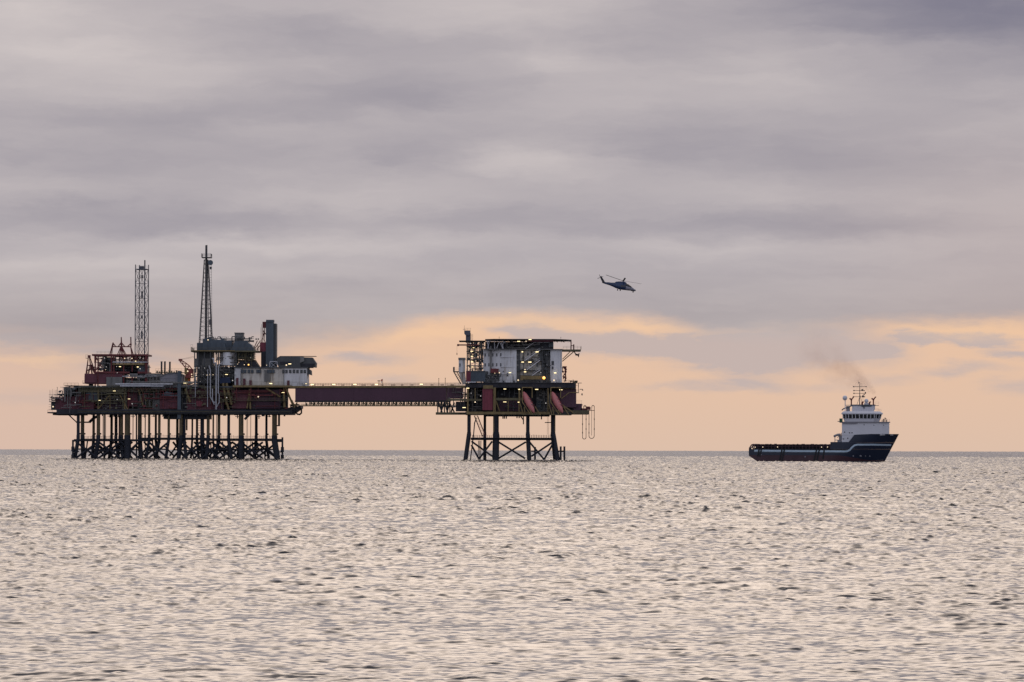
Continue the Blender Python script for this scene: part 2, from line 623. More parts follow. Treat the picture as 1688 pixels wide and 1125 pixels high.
    # lit from below near the gap: the deck's edge takes a warmer tint
    warm = math_('MULTIPLY', ramp(el, E(400), E(560)), .30)
    deck = mix(warm, deck, lin(188, 173, 163))
    warmr = math_('MULTIPLY', math_('MULTIPLY', ramp(az, A(1150), A(1750)), ramp(el, E(120), E(420))), .22)
    deck = mix(warmr, deck, lin(186, 160, 152))
    # higher up ahead the deck thins and the hidden sun makes it bright; behind the viewer it is cool grey
    ahead = ramp(math_('ABSOLUTE', math_('SUBTRACT', az, 0.5)), 42.0, 0.0)
    hi = math_('MULTIPLY', ramp(el, 7.5, 20.0), ahead)
    deck = mix(ramp(el, 24.0, 52.0), deck, (.30, .29, .31))
    hi = math_('MULTIPLY', hi, ramp(el, 46.0, 22.0))
    deck = mix(hi, deck, (BRIGHT[0], BRIGHT[1], BRIGHT[2]))
    back = ramp(math_('ABSOLUTE', az), 70.0, 130.0)
    deck = mix(back, deck, BACK)
    sky = mix(cov, band, deck)
    sky = mix(back, sky, BACK)

    nis = N.new('ShaderNodeTexSky')
    nis.sky_type = 'NISHITA'
    nis.sun_disc = False
    nis.sun_elevation = SUN_EL
    nis.sun_rotation = SUN_AZ
    nis.air_density = 1.0
    nis.dust_density = 1.5
    clear = vec('SCALE', nis.outputs[0], None)
    clear.node.inputs['Scale'].default_value = .1
    thin = math_('MULTIPLY', ramp(el, 9.0, 45.0), .35)       # thin cloud overhead lets some of the real sky through
    sky = mix(thin, sky, clear)
    sky = mix(ramp(el, -.6, -.05), (.16, .15, .145), sky)
    L.new(sky, bg.inputs['Color'])
    bg.inputs['Strength'].default_value = 1.0
    w.cycles.sampling_method = 'MANUAL'
    w.cycles.sample_map_resolution = 1024


SUN_EL, SUN_AZ = R(68), R(3)
BRIGHT = (3.2, 2.62, 2.18)
BACK = (.62, .64, .74)
build_world()
sl = bpy.data.lights.new('sun', 'SUN')
sl.energy = .5
sl.angle = R(30)
sl.color = (1.0, .88, .74)
so = bpy.data.objects.new('sun', sl)
COL.objects.link(so)
so.location = (0, 400, 900)
dirv = Vector((math.sin(SUN_AZ) * math.cos(SUN_EL), math.cos(SUN_AZ) * math.cos(SUN_EL), math.sin(SUN_EL)))
so.rotation_euler = dirv.to_track_quat('Z', 'Y').to_euler()

# ------------------------------------------------------------------ camera
cam = bpy.data.cameras.new('camera')
cam.sensor_width = 36
cam.lens = 36 * F / 1688
cam.clip_start, cam.clip_end = 1, 40000
co = bpy.data.objects.new('camera', cam)
COL.objects.link(co)
pitch = math.atan((743.4 - 562.5) / F) - math.sqrt(2 * H / RE)
co.matrix_world = Matrix.Translation((0, 0, H)) @ Matrix.Rotation(math.pi / 2 + pitch, 4, 'X') @ Matrix.Rotation(R(.13), 4, 'Z')
SC.camera = co
SC.view_settings.view_transform = 'Standard'
SC.view_settings.look = 'None'
SC.view_settings.exposure = 0
SC.view_settings.gamma = 1
SC.cycles.max_bounces = 6

# ================================================================== left production platform
A_ = Site(290, 756.8, 1930)


def lamp(site, root, px, py, dy, kind='tube', w=2.6, h=.9, name='lamp'):
    mb = MB()
    if kind == 'tube':
        w, h = w * random.uniform(.55, .95), h * random.uniform(.55, .8)
        site.b(mb, px - w / 2, px + w / 2, py - h / 2, py + h / 2, dy - .25, dy)
    else:
        w = w * random.uniform(.55, .9)
        mb.ball(site.p(px, py, dy - w * site.s / 2), w * site.s / 2, 8, 6)
    return part(root, name, mb, M[kind])


def clutter(site, x0, x1, y0, y1, d0, d1, n, seed, big=.35):
    """pipe runs, valves and small vessels filling a process bay (one part's own mesh)"""
    rnd = random.Random(seed)
    mb = MB()
    X0, X1, Z0, Z1 = site.x(x0), site.x(x1), site.z(y1), site.z(y0)
    for i in range(n):
        t = rnd.random()
        y = rnd.uniform(d0, d1)
        r = rnd.uniform(.08, .28)
        if t < .36:
            x = rnd.uniform(X0, X1)
            a = rnd.uniform(Z0, Z1)
            b = min(Z1, a + rnd.uniform(.25, .9) * (Z1 - Z0))
            mb.tube((x, y, a), (x, y, b), r, 5)
            if rnd.random() < .5:
                x2 = min(X1, max(X0, x + rnd.uniform(-3, 3)))
                mb.tube((x, y, b), (x2, y, b), r, 5)
        elif t < .66:
            z = rnd.uniform(Z0, Z1)
            a = rnd.uniform(X0, X1)
            b = min(X1, a + rnd.uniform(.15, .6) * (X1 - X0))
            mb.tube((a, y, z), (b, y, z), r, 5)
        elif t < .66 + big * .5:
            x, z = rnd.uniform(X0, X1), rnd.uniform(Z0, Z1)
            w, h = rnd.uniform(.4, 1.5), rnd.uniform(.3, 1.2)
            mb.box(x, min(X1, x + w), y, y + .9, z, min(Z1, z + h))
        else:
            x, z = rnd.uniform(X0, X1), rnd.uniform(Z0, Z1)
            mb.ball((x, y, z), rnd.uniform(.2, .5), 7, 5, rnd.uniform(.8, 1.4))
    return mb


def lattice(leg_mb, brace_mb, cx, cy, z0, z1, w0, w1, bays, rl, rb, style='X'):
    def corner(i, z):
        t = (z - z0) / (z1 - z0)
        w = w0 + (w1 - w0) * t
        return (cx + (w if i in (1, 2) else -w), cy + (w if i in (2, 3) else -w), z)
    for i in range(4):
        leg_mb[i].tube(corner(i, z0), corner(i, z1), rl, 6)
    for k in range(bays):
        a, b = z0 + (z1 - z0) * k / bays, z0 + (z1 - z0) * (k + 1) / bays
        for i in range(4):
            j = (i + 1) % 4
            if style == 'X' or k % 2 == 0:
                brace_mb.tube(corner(i, a), corner(j, b), rb, 4)
            if style == 'X' or k % 2 == 1:
                brace_mb.tube(corner(j, a), corner(i, b), rb, 4)
            brace_mb.tube(corner(i, b), corner(j, b), rb, 4)


plat = A_.thing('oil_platform', 'larger maroon production platform carried on many dark and yellow legs', 'oil platform', 290, 756.8)

# --- legs and conductors: (pixel x, half width in pixels, material, splay at the foot, depth)
LEGS = [(135, 2.6, 'jacket', -7, -15), (141, 3.0, 'legyel', 2, -12), (152, 2.2, 'jacket', -3, 8), (157, 1.0, 'legyel', 0, -6),
        (168, 3.0, 'legyel', -6, -15), (174, 1.0, 'jacket', 1, -4), (181, 2.2, 'legyel', -5, 10), (188, 2.1, 'jacket', 6, 10), (197, 1.0, 'rigred', 0, 0), (205, 2.8, 'legyel', 4, -13),
        (215.5, 4.6, 'legyel', 0, -15), (225, 1.0, 'jacket', 0, 2), (230, .8, 'jacket', 2, -5), (235, 3.0, 'legyel', 3, -12),
        (251, 2.0, 'legyel', -6, -15), (255.5, 1.9, 'jacket', 4, 6), (267, 2.2, 'legyel', -7, -13), (283, 2.1, 'legyel', -6, -15), (290.5, 2.2, 'legyel', 5, 8),
        (303, 3.0, 'legyel', -5, -15), (308, 2.4, 'jacket', 5, -14), (318, 1.5, 'jacket', -3, -2), (322.5, 2.0, 'legyel', 4, 10), (337, 3.2, 'jacket', 2, -12),
        (347.5, 2.6, 'legyel', -4, -15), (353, 1.4, 'legyel', 3, -4), (364.5, 2.5, 'legyel', -8, -13), (381, 2.4, 'jacket', 6, -15), (394, 1.6, 'legyel', -5, 6),
        (401.5, 3.9, 'legyel', 0, -15), (420.5, 2.2, 'jacket', -3, 10), (437.5, 2.0, 'jacket', 5, 10), (456, 4.2, 'legyel', 6, -15)]
for px, hw, mk, sp, dy in LEGS:
    mb, r = MB(), hw * A_.s
    A_.t(mb, (px, 684, dy), (px, 722, dy), r, 10)
    part(plat, 'leg', mb, M[mk], smooth=True)
    lo = MB()
    A_.t(lo, (px, 718, dy), (px, 726, dy), r * 1.15, 10)
    A_.t(lo, (px, 725.5, dy), (px + sp, 763, dy - sp * .25), r * 1.2, 10)
    if hw > 1.8:
        lo.ball(A_.p(px + 1.2 * hw, 716, dy), .45, 6, 4)
    part(plat, 'leg_foot', lo, M['jacket'], smooth=True)

# --- cross bracing of the jackets, one part per bay
BAYS = [(131, 168), (150, 186), (168, 205), (186, 216), (205, 235), (235, 262), (250, 283), (283, 305), (305, 335), (318, 347), (337, 366), (347, 382), (366, 401), (381, 420), (401, 437), (420, 456)]
for i, (a, b) in enumerate(BAYS):
    mb = MB()
    d = -15 if i % 2 == 0 else 9
    A_.t(mb, (a, 729, d), (b, 756, d), .52, 6)
    A_.t(mb, (b, 729, d), (a, 756, d), .52, 6)
    A_.t(mb, (a, 741 + i % 3, d), (b, 741 + i % 3, d), .34, 6)
    part(plat, 'cross_brace', mb, M['jacket'])
    mb = MB()
    A_.t(mb, (a, 752, -d), ((a + b) / 2, 735, -d), .42, 6)
    A_.t(mb, (b, 752, -d), ((a + b) / 2, 735, -d), .42, 6)
    part(plat, 'vee_brace', mb, M['jacket'])
    mb = MB()
    A_.t(mb, ((a + b) / 2, 728, d + 2), ((a + b) / 2 + (i % 3 - 1) * 4, 762, d + 2), .34, 6)
    part(plat, 'conductor', mb, M['jacket'])
mb = MB()
for d in (-15, -9, 2, 10):
    for a, b, y in ((128, 250, 726.5), (238, 345, 724), (335, 464, 725.5)):
        A_.t(mb, (a, y, d), (b, y, d), .55, 6)
part(plat, 'walkway_beam', mb, M['jacket'])
mb = MB()
for a, b, y in ((140, 212, 723), (238, 345, 721), (347, 458, 722)):
    x = a
    while x < b:
        A_.t(mb, (x, y + 2, -15.5), (x, y - random.uniform(2.2, 4.4), -15.5), .10, 4)
        x += random.uniform(1.6, 3.2)
    A_.t(mb, (a, y - 2.5, -15.5), (b, y - 2.5, -15.5), .05, 4)
    A_.b(mb, a, b, y + 1, y + 1.6, -16, -13)
part(plat, 'walkway_railing', mb, M['jacket'])
for px, y0 in ((126.5, 726), (469, 721)):
    mb = MB()
    A_.t(mb, (px, y0, -15), (px, 764, -15), .50, 8)
    A_.t(mb, (px, 737, -15), (px, 745, -15), .85, 8)
    A_.t(mb, (px, 750, -15), (px, 764, -15), .85, 8)
    for y in (728, 745):
        A_.t(mb, (px, y, -15), (px + (10 if px < 300 else -10), y, -14.5), .3, 6)
    part(plat, 'fender_pile', mb, M['jacket'])
# risers, ladders and caissons hanging from the deck
for px, y1, hw, mk in ((311, 710, 1.6, 'legyel'), (462, 702, 1.6, 'legyel'), (174, 728, .7, 'jacket'), (178, 728, .6, 'jacket'), (223, 727, .7, 'rigred'), (228, 727, .6, 'jacket'), (328, 722, .45, 'jacket'), (410, 735, .6, 'jacket'), (416, 760, .5, 'jacket'), (427, 760, .5, 'jacket'),
                       (197, 762, .7, 'jacket'), (243, 760, .9, 'jacket'), (360, 760, .6, 'jacket')):
    mb = MB()
    A_.t(mb, (px, 684, -10), (px, y1, -10), hw * A_.s, 6)
    part(plat, 'riser', mb, M[mk])
mb = MB()
for px in (328, 335):
    A_.t(mb, (px, 690, -12), (px, 722, -12), .12, 4)
for y in range(694, 722, 4):
    A_.t(mb, (328, y, -12), (335, y, -12), .10, 4)
part(plat, 'ladder', mb, M['jacket'])
mb = MB()
A_.pp(mb, [(461, 684, -14), (464, 684, -14), (464, 702, -14), (459, 702, -14)], .3)
part(plat, 'caisson_pipe', mb, M['jacket'])

# --- decks
mb = MB()
A_.b(mb, 100, 484, 676, 684, -17, 19)
A_.b(mb, 84, 112, 680.5, 682.5, -14, 14)
A_.b(mb, 92, 140, 683, 685.5, -12, 14)
A_.pr(mb, [(452, 676.5), (498, 669), (498, 673), (484, 683)], -10, 12)
part(plat, 'lower_deck', mb, M['under'])
mb = MB()
A_.b(mb, 274, 346, 684.2, 691.5, -14, 14)
part(plat, 'cellar_deck', mb, M['under'])
for x in range(120, 480, 9):
    mb = MB()
    A_.b(mb, x, x + random.uniform(1.5, 5), 684.1, 684.5 + random.choice((.4, .8, 1.6, 2.4)), -16, -15)
    part(plat, 'deck_bracket', mb, M['under'])
for x in (186, 193, 200, 224, 243, 258, 275, 395, 430, 447):
    mb = MB()
    A_.t(mb, (x, 684, -13), (x, 688 + random.uniform(0, 3), -13), .28, 6)
    A_.t(mb, (x - 4, 687, -13), (x + 3, 687, -13), .16, 6)
    part(plat, 'pipe_stub', mb, M['under'])
mb = MB()
A_.t(mb, (116, 685, -6), (129, 697, -6), .28)
A_.t(mb, (128, 697, -6), (152, 697, -6), .35)
A_.pp(mb, [(150, 697, -6), (157, 690, -6), (166, 686, -6)], .7)
A_.t(mb, (407, 692, -15), (417, 682, -15), .6)
A_.t(mb, (131, 684, -6), (131, 697, -6), .08)
part(plat, 'deck_knee_brace', mb, M['under'])
for k, y in enumerate((679, 681.3)):
    mb = MB()
    A_.b(mb, 135, 482, y, y + .7, -17.6 - .2 * k, -17)
    part(plat, 'deck_edge_beam', mb, M['oliv' if k == 0 else 'dgrey'])
mb = MB()
A_.b(mb, 130, 486, 637.5, 640, -16.5, 18)
A_.b(mb, 100, 130, 650.5, 652, -14, 16)
part(plat, 'upper_deck', mb, M['dgrey'])
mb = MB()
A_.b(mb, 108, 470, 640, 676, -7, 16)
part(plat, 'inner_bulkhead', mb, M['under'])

# --- cladding panels of the main deck, each a part
PAN = [(96, 133, 656, 676, -12, 'maroon'), (88, 112, 664, 677, -9, 'dgrey'), (108, 133, 655, 663.5, -12.6, 'maroon'), (133, 146, 652, 676, -13, 'purple'), (145, 160, 660, 676, -13.8, 'maroon'),
       (147, 167, 648, 661, -14.4, 'bluegrey'), (168, 206, 655, 676, -9, 'purple'), (206, 216, 648, 676, -12, 'dgrey'), (214, 231, 645, 671, -13.4, 'maroon'), (231, 244, 650, 676, -12, 'dgrey'),
       (244, 262, 645, 676, -11, 'oliv'), (256, 268, 648, 676, -13, 'grey'), (268, 302, 652, 675, -14.8, 'maroon'), (268, 302, 641, 645, -14.8, 'oliv'), (303, 312, 650, 676, -13, 'under'), (312, 328, 641, 676, -14.2, 'maroon'),
       (328, 338, 662, 671, -15, 'red'), (328, 352, 641, 676, -13.6, 'maroon'), (352, 372, 644, 676, -13, 'purple'), (386, 412, 644, 674, -14.6, 'maroon'), (412, 426, 643, 674, -13.2, 'purple'), (425, 465, 643, 674, -13.8, 'purple'), (465, 476, 640, 676, -9, 'under')]
for a, b, y0, y1, d, mk in PAN:
    mb = MB()
    A_.b(mb, a, b, y0, y1, d, d + 6)
    x = a + 3
    while x < b - 1:
        A_.b(mb, x, x + .35, y0 + .5, y1 - .5, d - .13, d + .1)
        x += 4.2
    part(plat, 'wall_panel', mb, M[mk])
mb = MB()
A_.pr(mb, [(272, 652), (279, 646.5), (297, 651), (298, 655), (272, 653)], -16, -14.9)
part(plat, 'sloping_hood', mb, M['bluegrey'])
mb = MB()
A_.b(mb, 297.5, 303.2, 613, 691, -16.6, -15)
part(plat, 'service_column', mb, M['bluegrey'])
# yellow columns and diagonals in front of the panels
for pts, r in ((((167.5, 640), (167.5, 676)), .30), (((187, 652), (187, 676)), .25), (((168, 675), (186, 653)), .38), (((203, 652), (216, 676)), .3), (((211, 645), (211, 676)), .45), (((233, 642), (241, 670)), .45),
               (((237, 640), (246, 662)), .35), (((310, 642), (318, 664)), .6), (((371.5, 633), (378, 668)), .62), (((377, 633), (386, 668)), .62), (((378, 665), (381, 676)), .5), (((411, 674), (415.5, 642)), .4),
               (((415.8, 642), (416.5, 675)), .45), (((442, 641), (465, 655)), .5), (((471, 640), (473, 672)), .4), (((474, 640), (486, 668)), .5), (((471, 648), (471.5, 672)), .35), (((493, 664), (488, 673)), .35), (((484, 660), (489.5, 671)), .3)):
    mb = MB()
    A_.t(mb, pts[0] + (-15.6,), pts[1] + (-15.6,), r, 6)
    part(plat, 'yellow_strut', mb, M['yel'])
mb = MB()
A_.b(mb, 135, 168, 642, 648, -15.4, -13)
A_.b(mb, 168, 210, 640.5, 647.5, -15.8, -13)
A_.b(mb, 196, 206, 647, 652, -16, -13)
part(plat, 'edge_girder', mb, M['oliv'])
mb = MB()
A_.b(mb, 388, 484, 636.2, 639.5, -17.6, -13)
part(plat, 'edge_girder', mb, M['yel'])
# left cantilever: racks and rails
mb = clutter(A_, 88, 112, 652, 664, -13, 4, 34, 11)
for y in (652, 656, 660, 664, 668, 672, 676):
    A_.t(mb, (86, y, -13.5), (100, y, -13.5), .10, 4)
A_.b(mb, 87, 98, 663.2, 664.2, -14, 4)
A_.b(mb, 93, 104, 658, 659, -14, 4)
part(plat, 'pipe_rack', mb, M['dgrey'])
mb = clutter(A_, 110, 134, 637, 655, -13, 4, 40, 12)
A_.b(mb, 113, 133, 637, 638.2, -14, 4)
part(plat, 'equipment_skid', mb, M['rigred'])
mb = MB()
A_.b(mb, 113, 127, 641, 652, -11, 2)
part(plat, 'equipment_housing', mb, M['dgrey'])
mb = MB()
for x in (87, 89, 91.5, 94, 96.5, 98, 103, 109):
    A_.t(mb, (x, 664 - (x - 87) * .6, -12), (x, 645 - random.uniform(0, 3) + (4 if x > 98 else 0), -12), .07, 4)
mb.rail(A_.p(84, 680.5, -13), A_.p(92, 680.5, -13))
mb.rail(A_.p(87, 663, -13), A_.p(99, 663, -13))
part(plat, 'cantilever_railing', mb, M['rail'])
mb = MB()
for a, b in ((245, 330), (387, 484)):
    mb.rail(A_.p(a, 637.5, -16.3), A_.p(b, 637.5, -16.3), step=2.2)
part(plat, 'deck_railing', mb, M['rail'])
# process pipework filling the open bays
for k, (a, b, y0, y1, n, mk) in enumerate(((168, 215, 641, 676, 60, 'pipe'), (215, 268, 640, 676, 80, 'pipe'), (303, 352, 640, 676, 46, 'pipe'), (352, 390, 640, 676, 40, 'rigred'), (412, 478, 652, 676, 30, 'dgrey'), (133, 168, 652, 676, 30, 'rigred'))):
    mb = clutter(A_, a, b, y0, y1, -16, -12.5, n, 30 + k)
    part(plat, 'pipework', mb, M[mk])
for k, (a, b, y0, y1, n, mk) in enumerate(((136, 215, 638, 676, 46, 'oliv'), (215, 300, 638, 676, 46, 'rigred'), (304, 392, 638, 676, 60, 'oliv'), (388, 478, 640, 675, 34, 'rigred'), (100, 140, 640, 682, 40, 'grey'), (206, 330, 630, 642, 60, 'grey'))):
    mb = clutter(A_, a, b, y0, y1, -17.2, -15.4, n, 300 + k)
    part(plat, 'pipework', mb, M[mk])
for a, b, y in ((112, 136, 637), (136, 212, 641), (208, 268, 646), (304, 350, 650), (352, 388, 652), (392, 478, 661)):
    mb = MB()
    A_.b(mb, a, b, y, y + .6, -17.4, -15.6)
    mb.rail(A_.p(a, y, -17.4), A_.p(b, y, -17.4), h=1.2, step=1.5, r=.06)
    part(plat, 'access_gangway', mb, M['oliv'])
# pale lagged pipes
for pts, r in ((((354, 593), (357, 593), (357, 600), (361, 600), (361, 676)), .34), (((371, 600), (366.5, 602), (364.5, 607), (364.5, 650)), .3), (((349, 604), (351.5, 612), (351.5, 655), (356, 664), (360, 664)), .26),
               (((347, 610), (347, 672)), .18), (((327, 618), (327, 656)), .16), (((366, 650), (366, 664), (362, 672)), .22), (((355, 642), (355, 660), (358, 668)), .26)):
    mb = MB()
    A_.pp(mb, [q + (-17.8,) for q in pts], r)
    part(plat, 'lagged_pipe', mb, M['wpipe'])
for px, py, k in ((171, 661.5, 'tube'), (95, 672, 'warm'), (131, 665, 'cool'), (195, 646, 'tube'), (199.5, 660, 'cool'), (224, 667, 'cool'), (219, 659, 'tube'), (378.5, 656.5, 'cool'), (430, 655, 'warm'),
                  (450, 633, 'tube'), (310, 633, 'tube'), (470.5, 648, 'tube'), (173, 638, 'cool'), (166, 638, 'cool'), (388, 628.5, 'cool'), (508, 633.5, 'tube')):
    lamp(A_, plat, px, py, -18.2, k, {'tube': 5, 'warm': 2.6, 'cool': 2.0}[k], 1.1)

# ---------------------------------------------------------------- things standing on it
def steps(site, root, a, b, dy, n=7):
    mb = MB()
    for o in (0, .9):
        site.t(mb, a + (dy + o,), b + (dy + o,), .13, 4)
    return part(root, 'stair', mb, M['rail'])


# square lattice tower
tw = A_.thing('lattice_tower', 'square grey lattice tower with ladder and top platform above the red rig module', 'tower', 235, 610, -4)
legs, br = [MB() for _ in range(4)], MB()
cx, w = A_.x(234.6), 10.2 * A_.s * .80
c, s = math.cos(R(-18)), math.sin(R(-18))
z0, z1 = A_.z(612), A_.z(440)
PTS = [(-w * c + w * s, -w * s - w * c), (w * c + w * s, w * s - w * c), (w * c - w * s, w * s + w * c), (-w * c - w * s, -w * s + w * c)]
C = lambda i, z: (cx + PTS[i][0], -4 + PTS[i][1], z)
nb = 7
for i in range(4):
    legs[i].tube(C(i, z0), C(i, z1 + .8), .24, 6)
    part(tw, 'leg', legs[i], M['mast'])
for k in range(nb):
    a, b = z0 + (z1 - 1.5 - z0) * k / nb, z0 + (z1 - 1.5 - z0) * (k + 1) / nb
    for i in range(4):
        j = (i + 1) % 4
        br.tube(C(i, a), C(j, b), .095, 4)
        br.tube(C(j, a), C(i, b), .095, 4)
        br.tube(C(i, b), C(j, b), .11, 4)
part(tw, 'bracing', br, M['mast'])
mb = MB()
for k, z in enumerate(np.linspace(z0 + 6, z1 - 6, 5)):
    mb.box(cx - 1.9, cx + .6, -6, -3, z, z + .14)
    mb.rail((cx - 1.9, -6, z), (cx + .6, -6, z), r=.06)
    mb.box(cx - .2, cx + .5, -4.4, -3.6, z, z + 3.6 if k % 2 else z + 1.5)
mb.tube((cx - .3, -4.2, z0), (cx - .3, -4.2, z1), .09, 4)
mb.tube((cx + .3, -4.2, z0), (cx + .3, -4.2, z1), .09, 4)
part(tw, 'ladder_landing', mb, M['mast'])
mb = MB()
mb.tube((A_.x(239.5), -5, z0), (A_.x(239.5), -5, A_.z(430)), .33, 8)
part(tw, 'vent_pipe', mb, M['flare'])
mb = MB()
A_.b(mb, 226, 244, 444.5, 446, -7, -1)
A_.b(mb, 230, 238, 440, 445, -6, -4)
mb.rail(A_.p(226, 444.5, -7), A_.p(244, 444.5, -7), h=1.5)
part(tw, 'top_platform', mb, M['mast'])

# rig module under it
rig = A_.thing('rig_module', 'dark red rig floor module with lit open decks under the red crown frame', 'rig module', 205, 637, -6)
mb = MB()
A_.b(mb, 156, 248, 585.5, 588.2, -13, 8)
A_.b(mb, 160, 247, 614, 617, -13, 8)
part(rig, 'deck_beam', mb, M['rigred'])
mb = MB()
for x in (161.5, 166, 188, 192, 208, 222, 244, 246):
    A_.t(mb, (x, 586, -12.5), (x, 638, -12.5), .38, 6)
for a, b in (((161, 614), (176, 590)), ((176, 614), (162, 590)), ((222, 588), (232, 598)), ((245, 588), (238, 600)), ((230, 588), (226, 598))):
    A_.t(mb, a + (-12,), b + (-12,), .28, 6)
part(rig, 'frame', mb, M['rigred'])
mb = MB()
A_.b(mb, 172, 190, 590, 614, -6, 5)
A_.b(mb, 190, 243, 603, 618, -8, 6)
part(rig, 'machinery_house', mb, M['under'])
mb = MB()
A_.b(mb, 190, 242, 600.4, 603.2, -13.6, -8)
part(rig, 'crane_beam', mb, M['yel'])
mb = MB()
A_.b(mb, 190, 246, 597.5, 599.3, -13, -2)
part(rig, 'service_deck', mb, M['wpipe'])
mb = MB()
A_.b(mb, 144, 206, 617.5, 634, -12.6, 6)
A_.b(mb, 144, 164, 621, 632, -13, 4)
part(rig, 'wind_wall', mb, M['maroon'])
mb = MB()
A_.b(mb, 180, 206, 623, 638, -13.4, -3)
A_.b(mb, 187.5, 188.4, 622, 639, -13.7, -3)
part(rig, 'door_panel', mb, M['grey'])
mb = MB()
A_.b(mb, 218, 231, 614, 622, -13, -8)
part(rig, 'cable_drum_housing', mb, M['grey'])
mb = MB()
A_.b(mb, 231, 246, 603, 622, -11, 2)
part(rig, 'control_cabin', mb, M['bluegrey'])
mb = clutter(A_, 158, 246, 587, 617, -12, -7, 110, 51)
part(rig, 'pipework', mb, M['dgrey'])
mb = clutter(A_, 190, 244, 588, 598, -12, -9, 70, 52)
part(rig, 'drilling_gear', mb, M['rigred'])
mb = clutter(A_, 165, 190, 592, 616, -12.6, -9, 40, 53)
part(rig, 'pipework', mb, M['grey'])
mb = MB()
mb.rail(A_.p(164, 585.5, -12), A_.p(190, 585.5, -12), h=1.4)
mb.rail(A_.p(190, 597.5, -13), A_.p(246, 597.5, -13), h=1.2)
A_.b(mb, 246, 250, 606, 607, -10, -4)
mb.rail(A_.p(246, 606, -10), A_.p(250, 606, -10), h=1)
part(rig, 'railing', mb, M['rail'])
for px, py, k, w_ in ((177, 592, 'cool', 2), (210, 592.5, 'warm', 2.8), (222, 592.5, 'warm', 3), (228, 597, 'tube', 3), (202.5, 606, 'tube', 5), (231.5, 606.5, 'tube', 4), (197, 606, 'cool', 1.8), (235.5, 609.5, 'cool', 2.4),
                      (180, 606.5, 'cool', 2), (171, 607, 'cool', 1.8), (179, 611, 'warm', 1.8), (196, 644, 'tube', 4), (198, 616, 'cool', 1.5)):
    lamp(A_, rig, px, py, -13.8, k, w_, 1.6)

# red crown frame
cf = A_.thing('crown_frame', 'red open steel A-frame with three posts on the rig module roof', 'frame', 205, 586, -6)
mb = MB()
for a, b, r in (((184.5, 586), (189.5, 567), .30), ((189.5, 573), (189.5, 566), .26), ((203, 586), (203, 557.5), .30), ((219, 573), (218.6, 557), .30), ((218.6, 573), (220.5, 586), .30), ((189.5, 573), (219, 573), .26),
                ((189.5, 567), (194, 573), .26), ((198, 573), (203, 566), .26), ((203, 566), (209, 573), .26), ((213, 573), (218.6, 568), .26), ((203, 571), (197, 586), .22), ((203, 571), (209, 586), .22), ((203, 573), (200, 586), .2), ((203, 573), (206, 586), .2)):
    A_.t(mb, a + (-10,), b + (-10,), r, 6)
    if a[1] > 585 or b[1] > 585:
        A_.t(mb, (a if a[1] > 585 else b) + (-2,), (b if a[1] > 585 else a) + (-10,), r * .8, 6)
part(cf, 'post_frame', mb, M['rigred'])
mb = MB()
for x in (189.5, 203, 218.6):
    mb.ball(A_.p(x, 569, -10), .55, 8, 6)
part(cf, 'crown_sheave', mb, M['rigred'])

# left pedestal crane, boom stowed
cr = A_.thing('pedestal_crane', 'red pedestal crane with steep A-frame gantry beside the rig module', 'crane', 153, 640, -8)
mb = MB()
A_.t(mb, (153, 642, -8), (153, 632, -8), 1.15, 10)
part(cr, 'pedestal', mb, M['under'])
mb = MB()
A_.pr(mb, [(144, 618), (163, 620), (165, 632), (146, 633), (143.5, 630)], -11, -5)
A_.b(mb, 140, 147, 632.4, 633.4, -11, -6)
mb.rail(A_.p(140, 632.4, -11), A_.p(146, 632.4, -11))
part(cr, 'slewing_house', mb, M['maroon'])
mb = MB()
for a, b in (((145, 619), (148.5, 590)), ((160.5, 618), (151, 590)), ((155, 619), (150, 590)), ((146, 612), (157, 609)), ((148, 604), (155, 603)), ((148, 619), (152, 604)), ((153, 604), (159, 617))):
    for d in (-10.4, -6):
        A_.t(mb, a + (d,), b + (-8.5 if b[1] == 590 else d,), .22, 5)
A_.b(mb, 148, 151.8, 587, 591, -9.5, -7)
part(cr, 'gantry', mb, M['rigred'])
mb = MB()
A_.b(mb, 144.5, 148, 591.5, 592.3, -9.5, -7)
mb.rail(A_.p(144.5, 591.5, -9.5), A_.p(148, 591.5, -9.5), h=1.6, step=.8)
part(cr, 'gantry_platform', mb, M['rail'])

# pipe bundle
pb = A_.thing('pipe_bundle', 'long pale horizontal lagged pipes along the deck edge below the rig module', 'pipes', 235, 640, -16)
for (a, b, y, r) in ((196, 290, 634.8, .42), (204, 275, 638, .40), (200, 255, 636.3, .2)):
    mb = MB()
    A_.t(mb, (a, y, -17.5), (b, y, -17.5), r, 8)
    part(pb, 'pipe', mb, M['wpipe'], smooth=True)
mb = MB()
for x in range(200, 290, 9):
    A_.b(mb, x, x + .5, 636, 641, -17.2, -16.6)
part(pb, 'pipe_support', mb, M['dgrey'])

# low process skid with stacks behind the pipes
ps = A_.thing('process_skid', 'low grey process skid packed with vessels between rig module and white module', 'process module', 240, 638, -8)
mb = MB()
A_.b(mb, 206, 272, 624, 637.6, -9, 6)
A_.b(mb, 244, 268, 616.5, 624, -8, 6)
part(ps, 'housing', mb, M['dgrey'])
mb = clutter(A_, 206, 272, 618, 637, -13.5, -9.5, 90, 61)
part(ps, 'pipework', mb, M['grey'])
mb = MB()
for x in (246, 251, 256, 262):
    A_.t(mb, (x, 637, -12), (x, 624, -12), .75, 8)
    mb.ball(A_.p(x, 624, -12), .75, 8, 6)
part(ps, 'vessel', mb, M['pipe'], smooth=True)
mb = MB()
A_.b(mb, 242, 262, 620.5, 622, -13, -8)
A_.b(mb, 206, 240, 621, 622.4, -13, -8)
part(ps, 'lagged_header', mb, M['wpipe'])

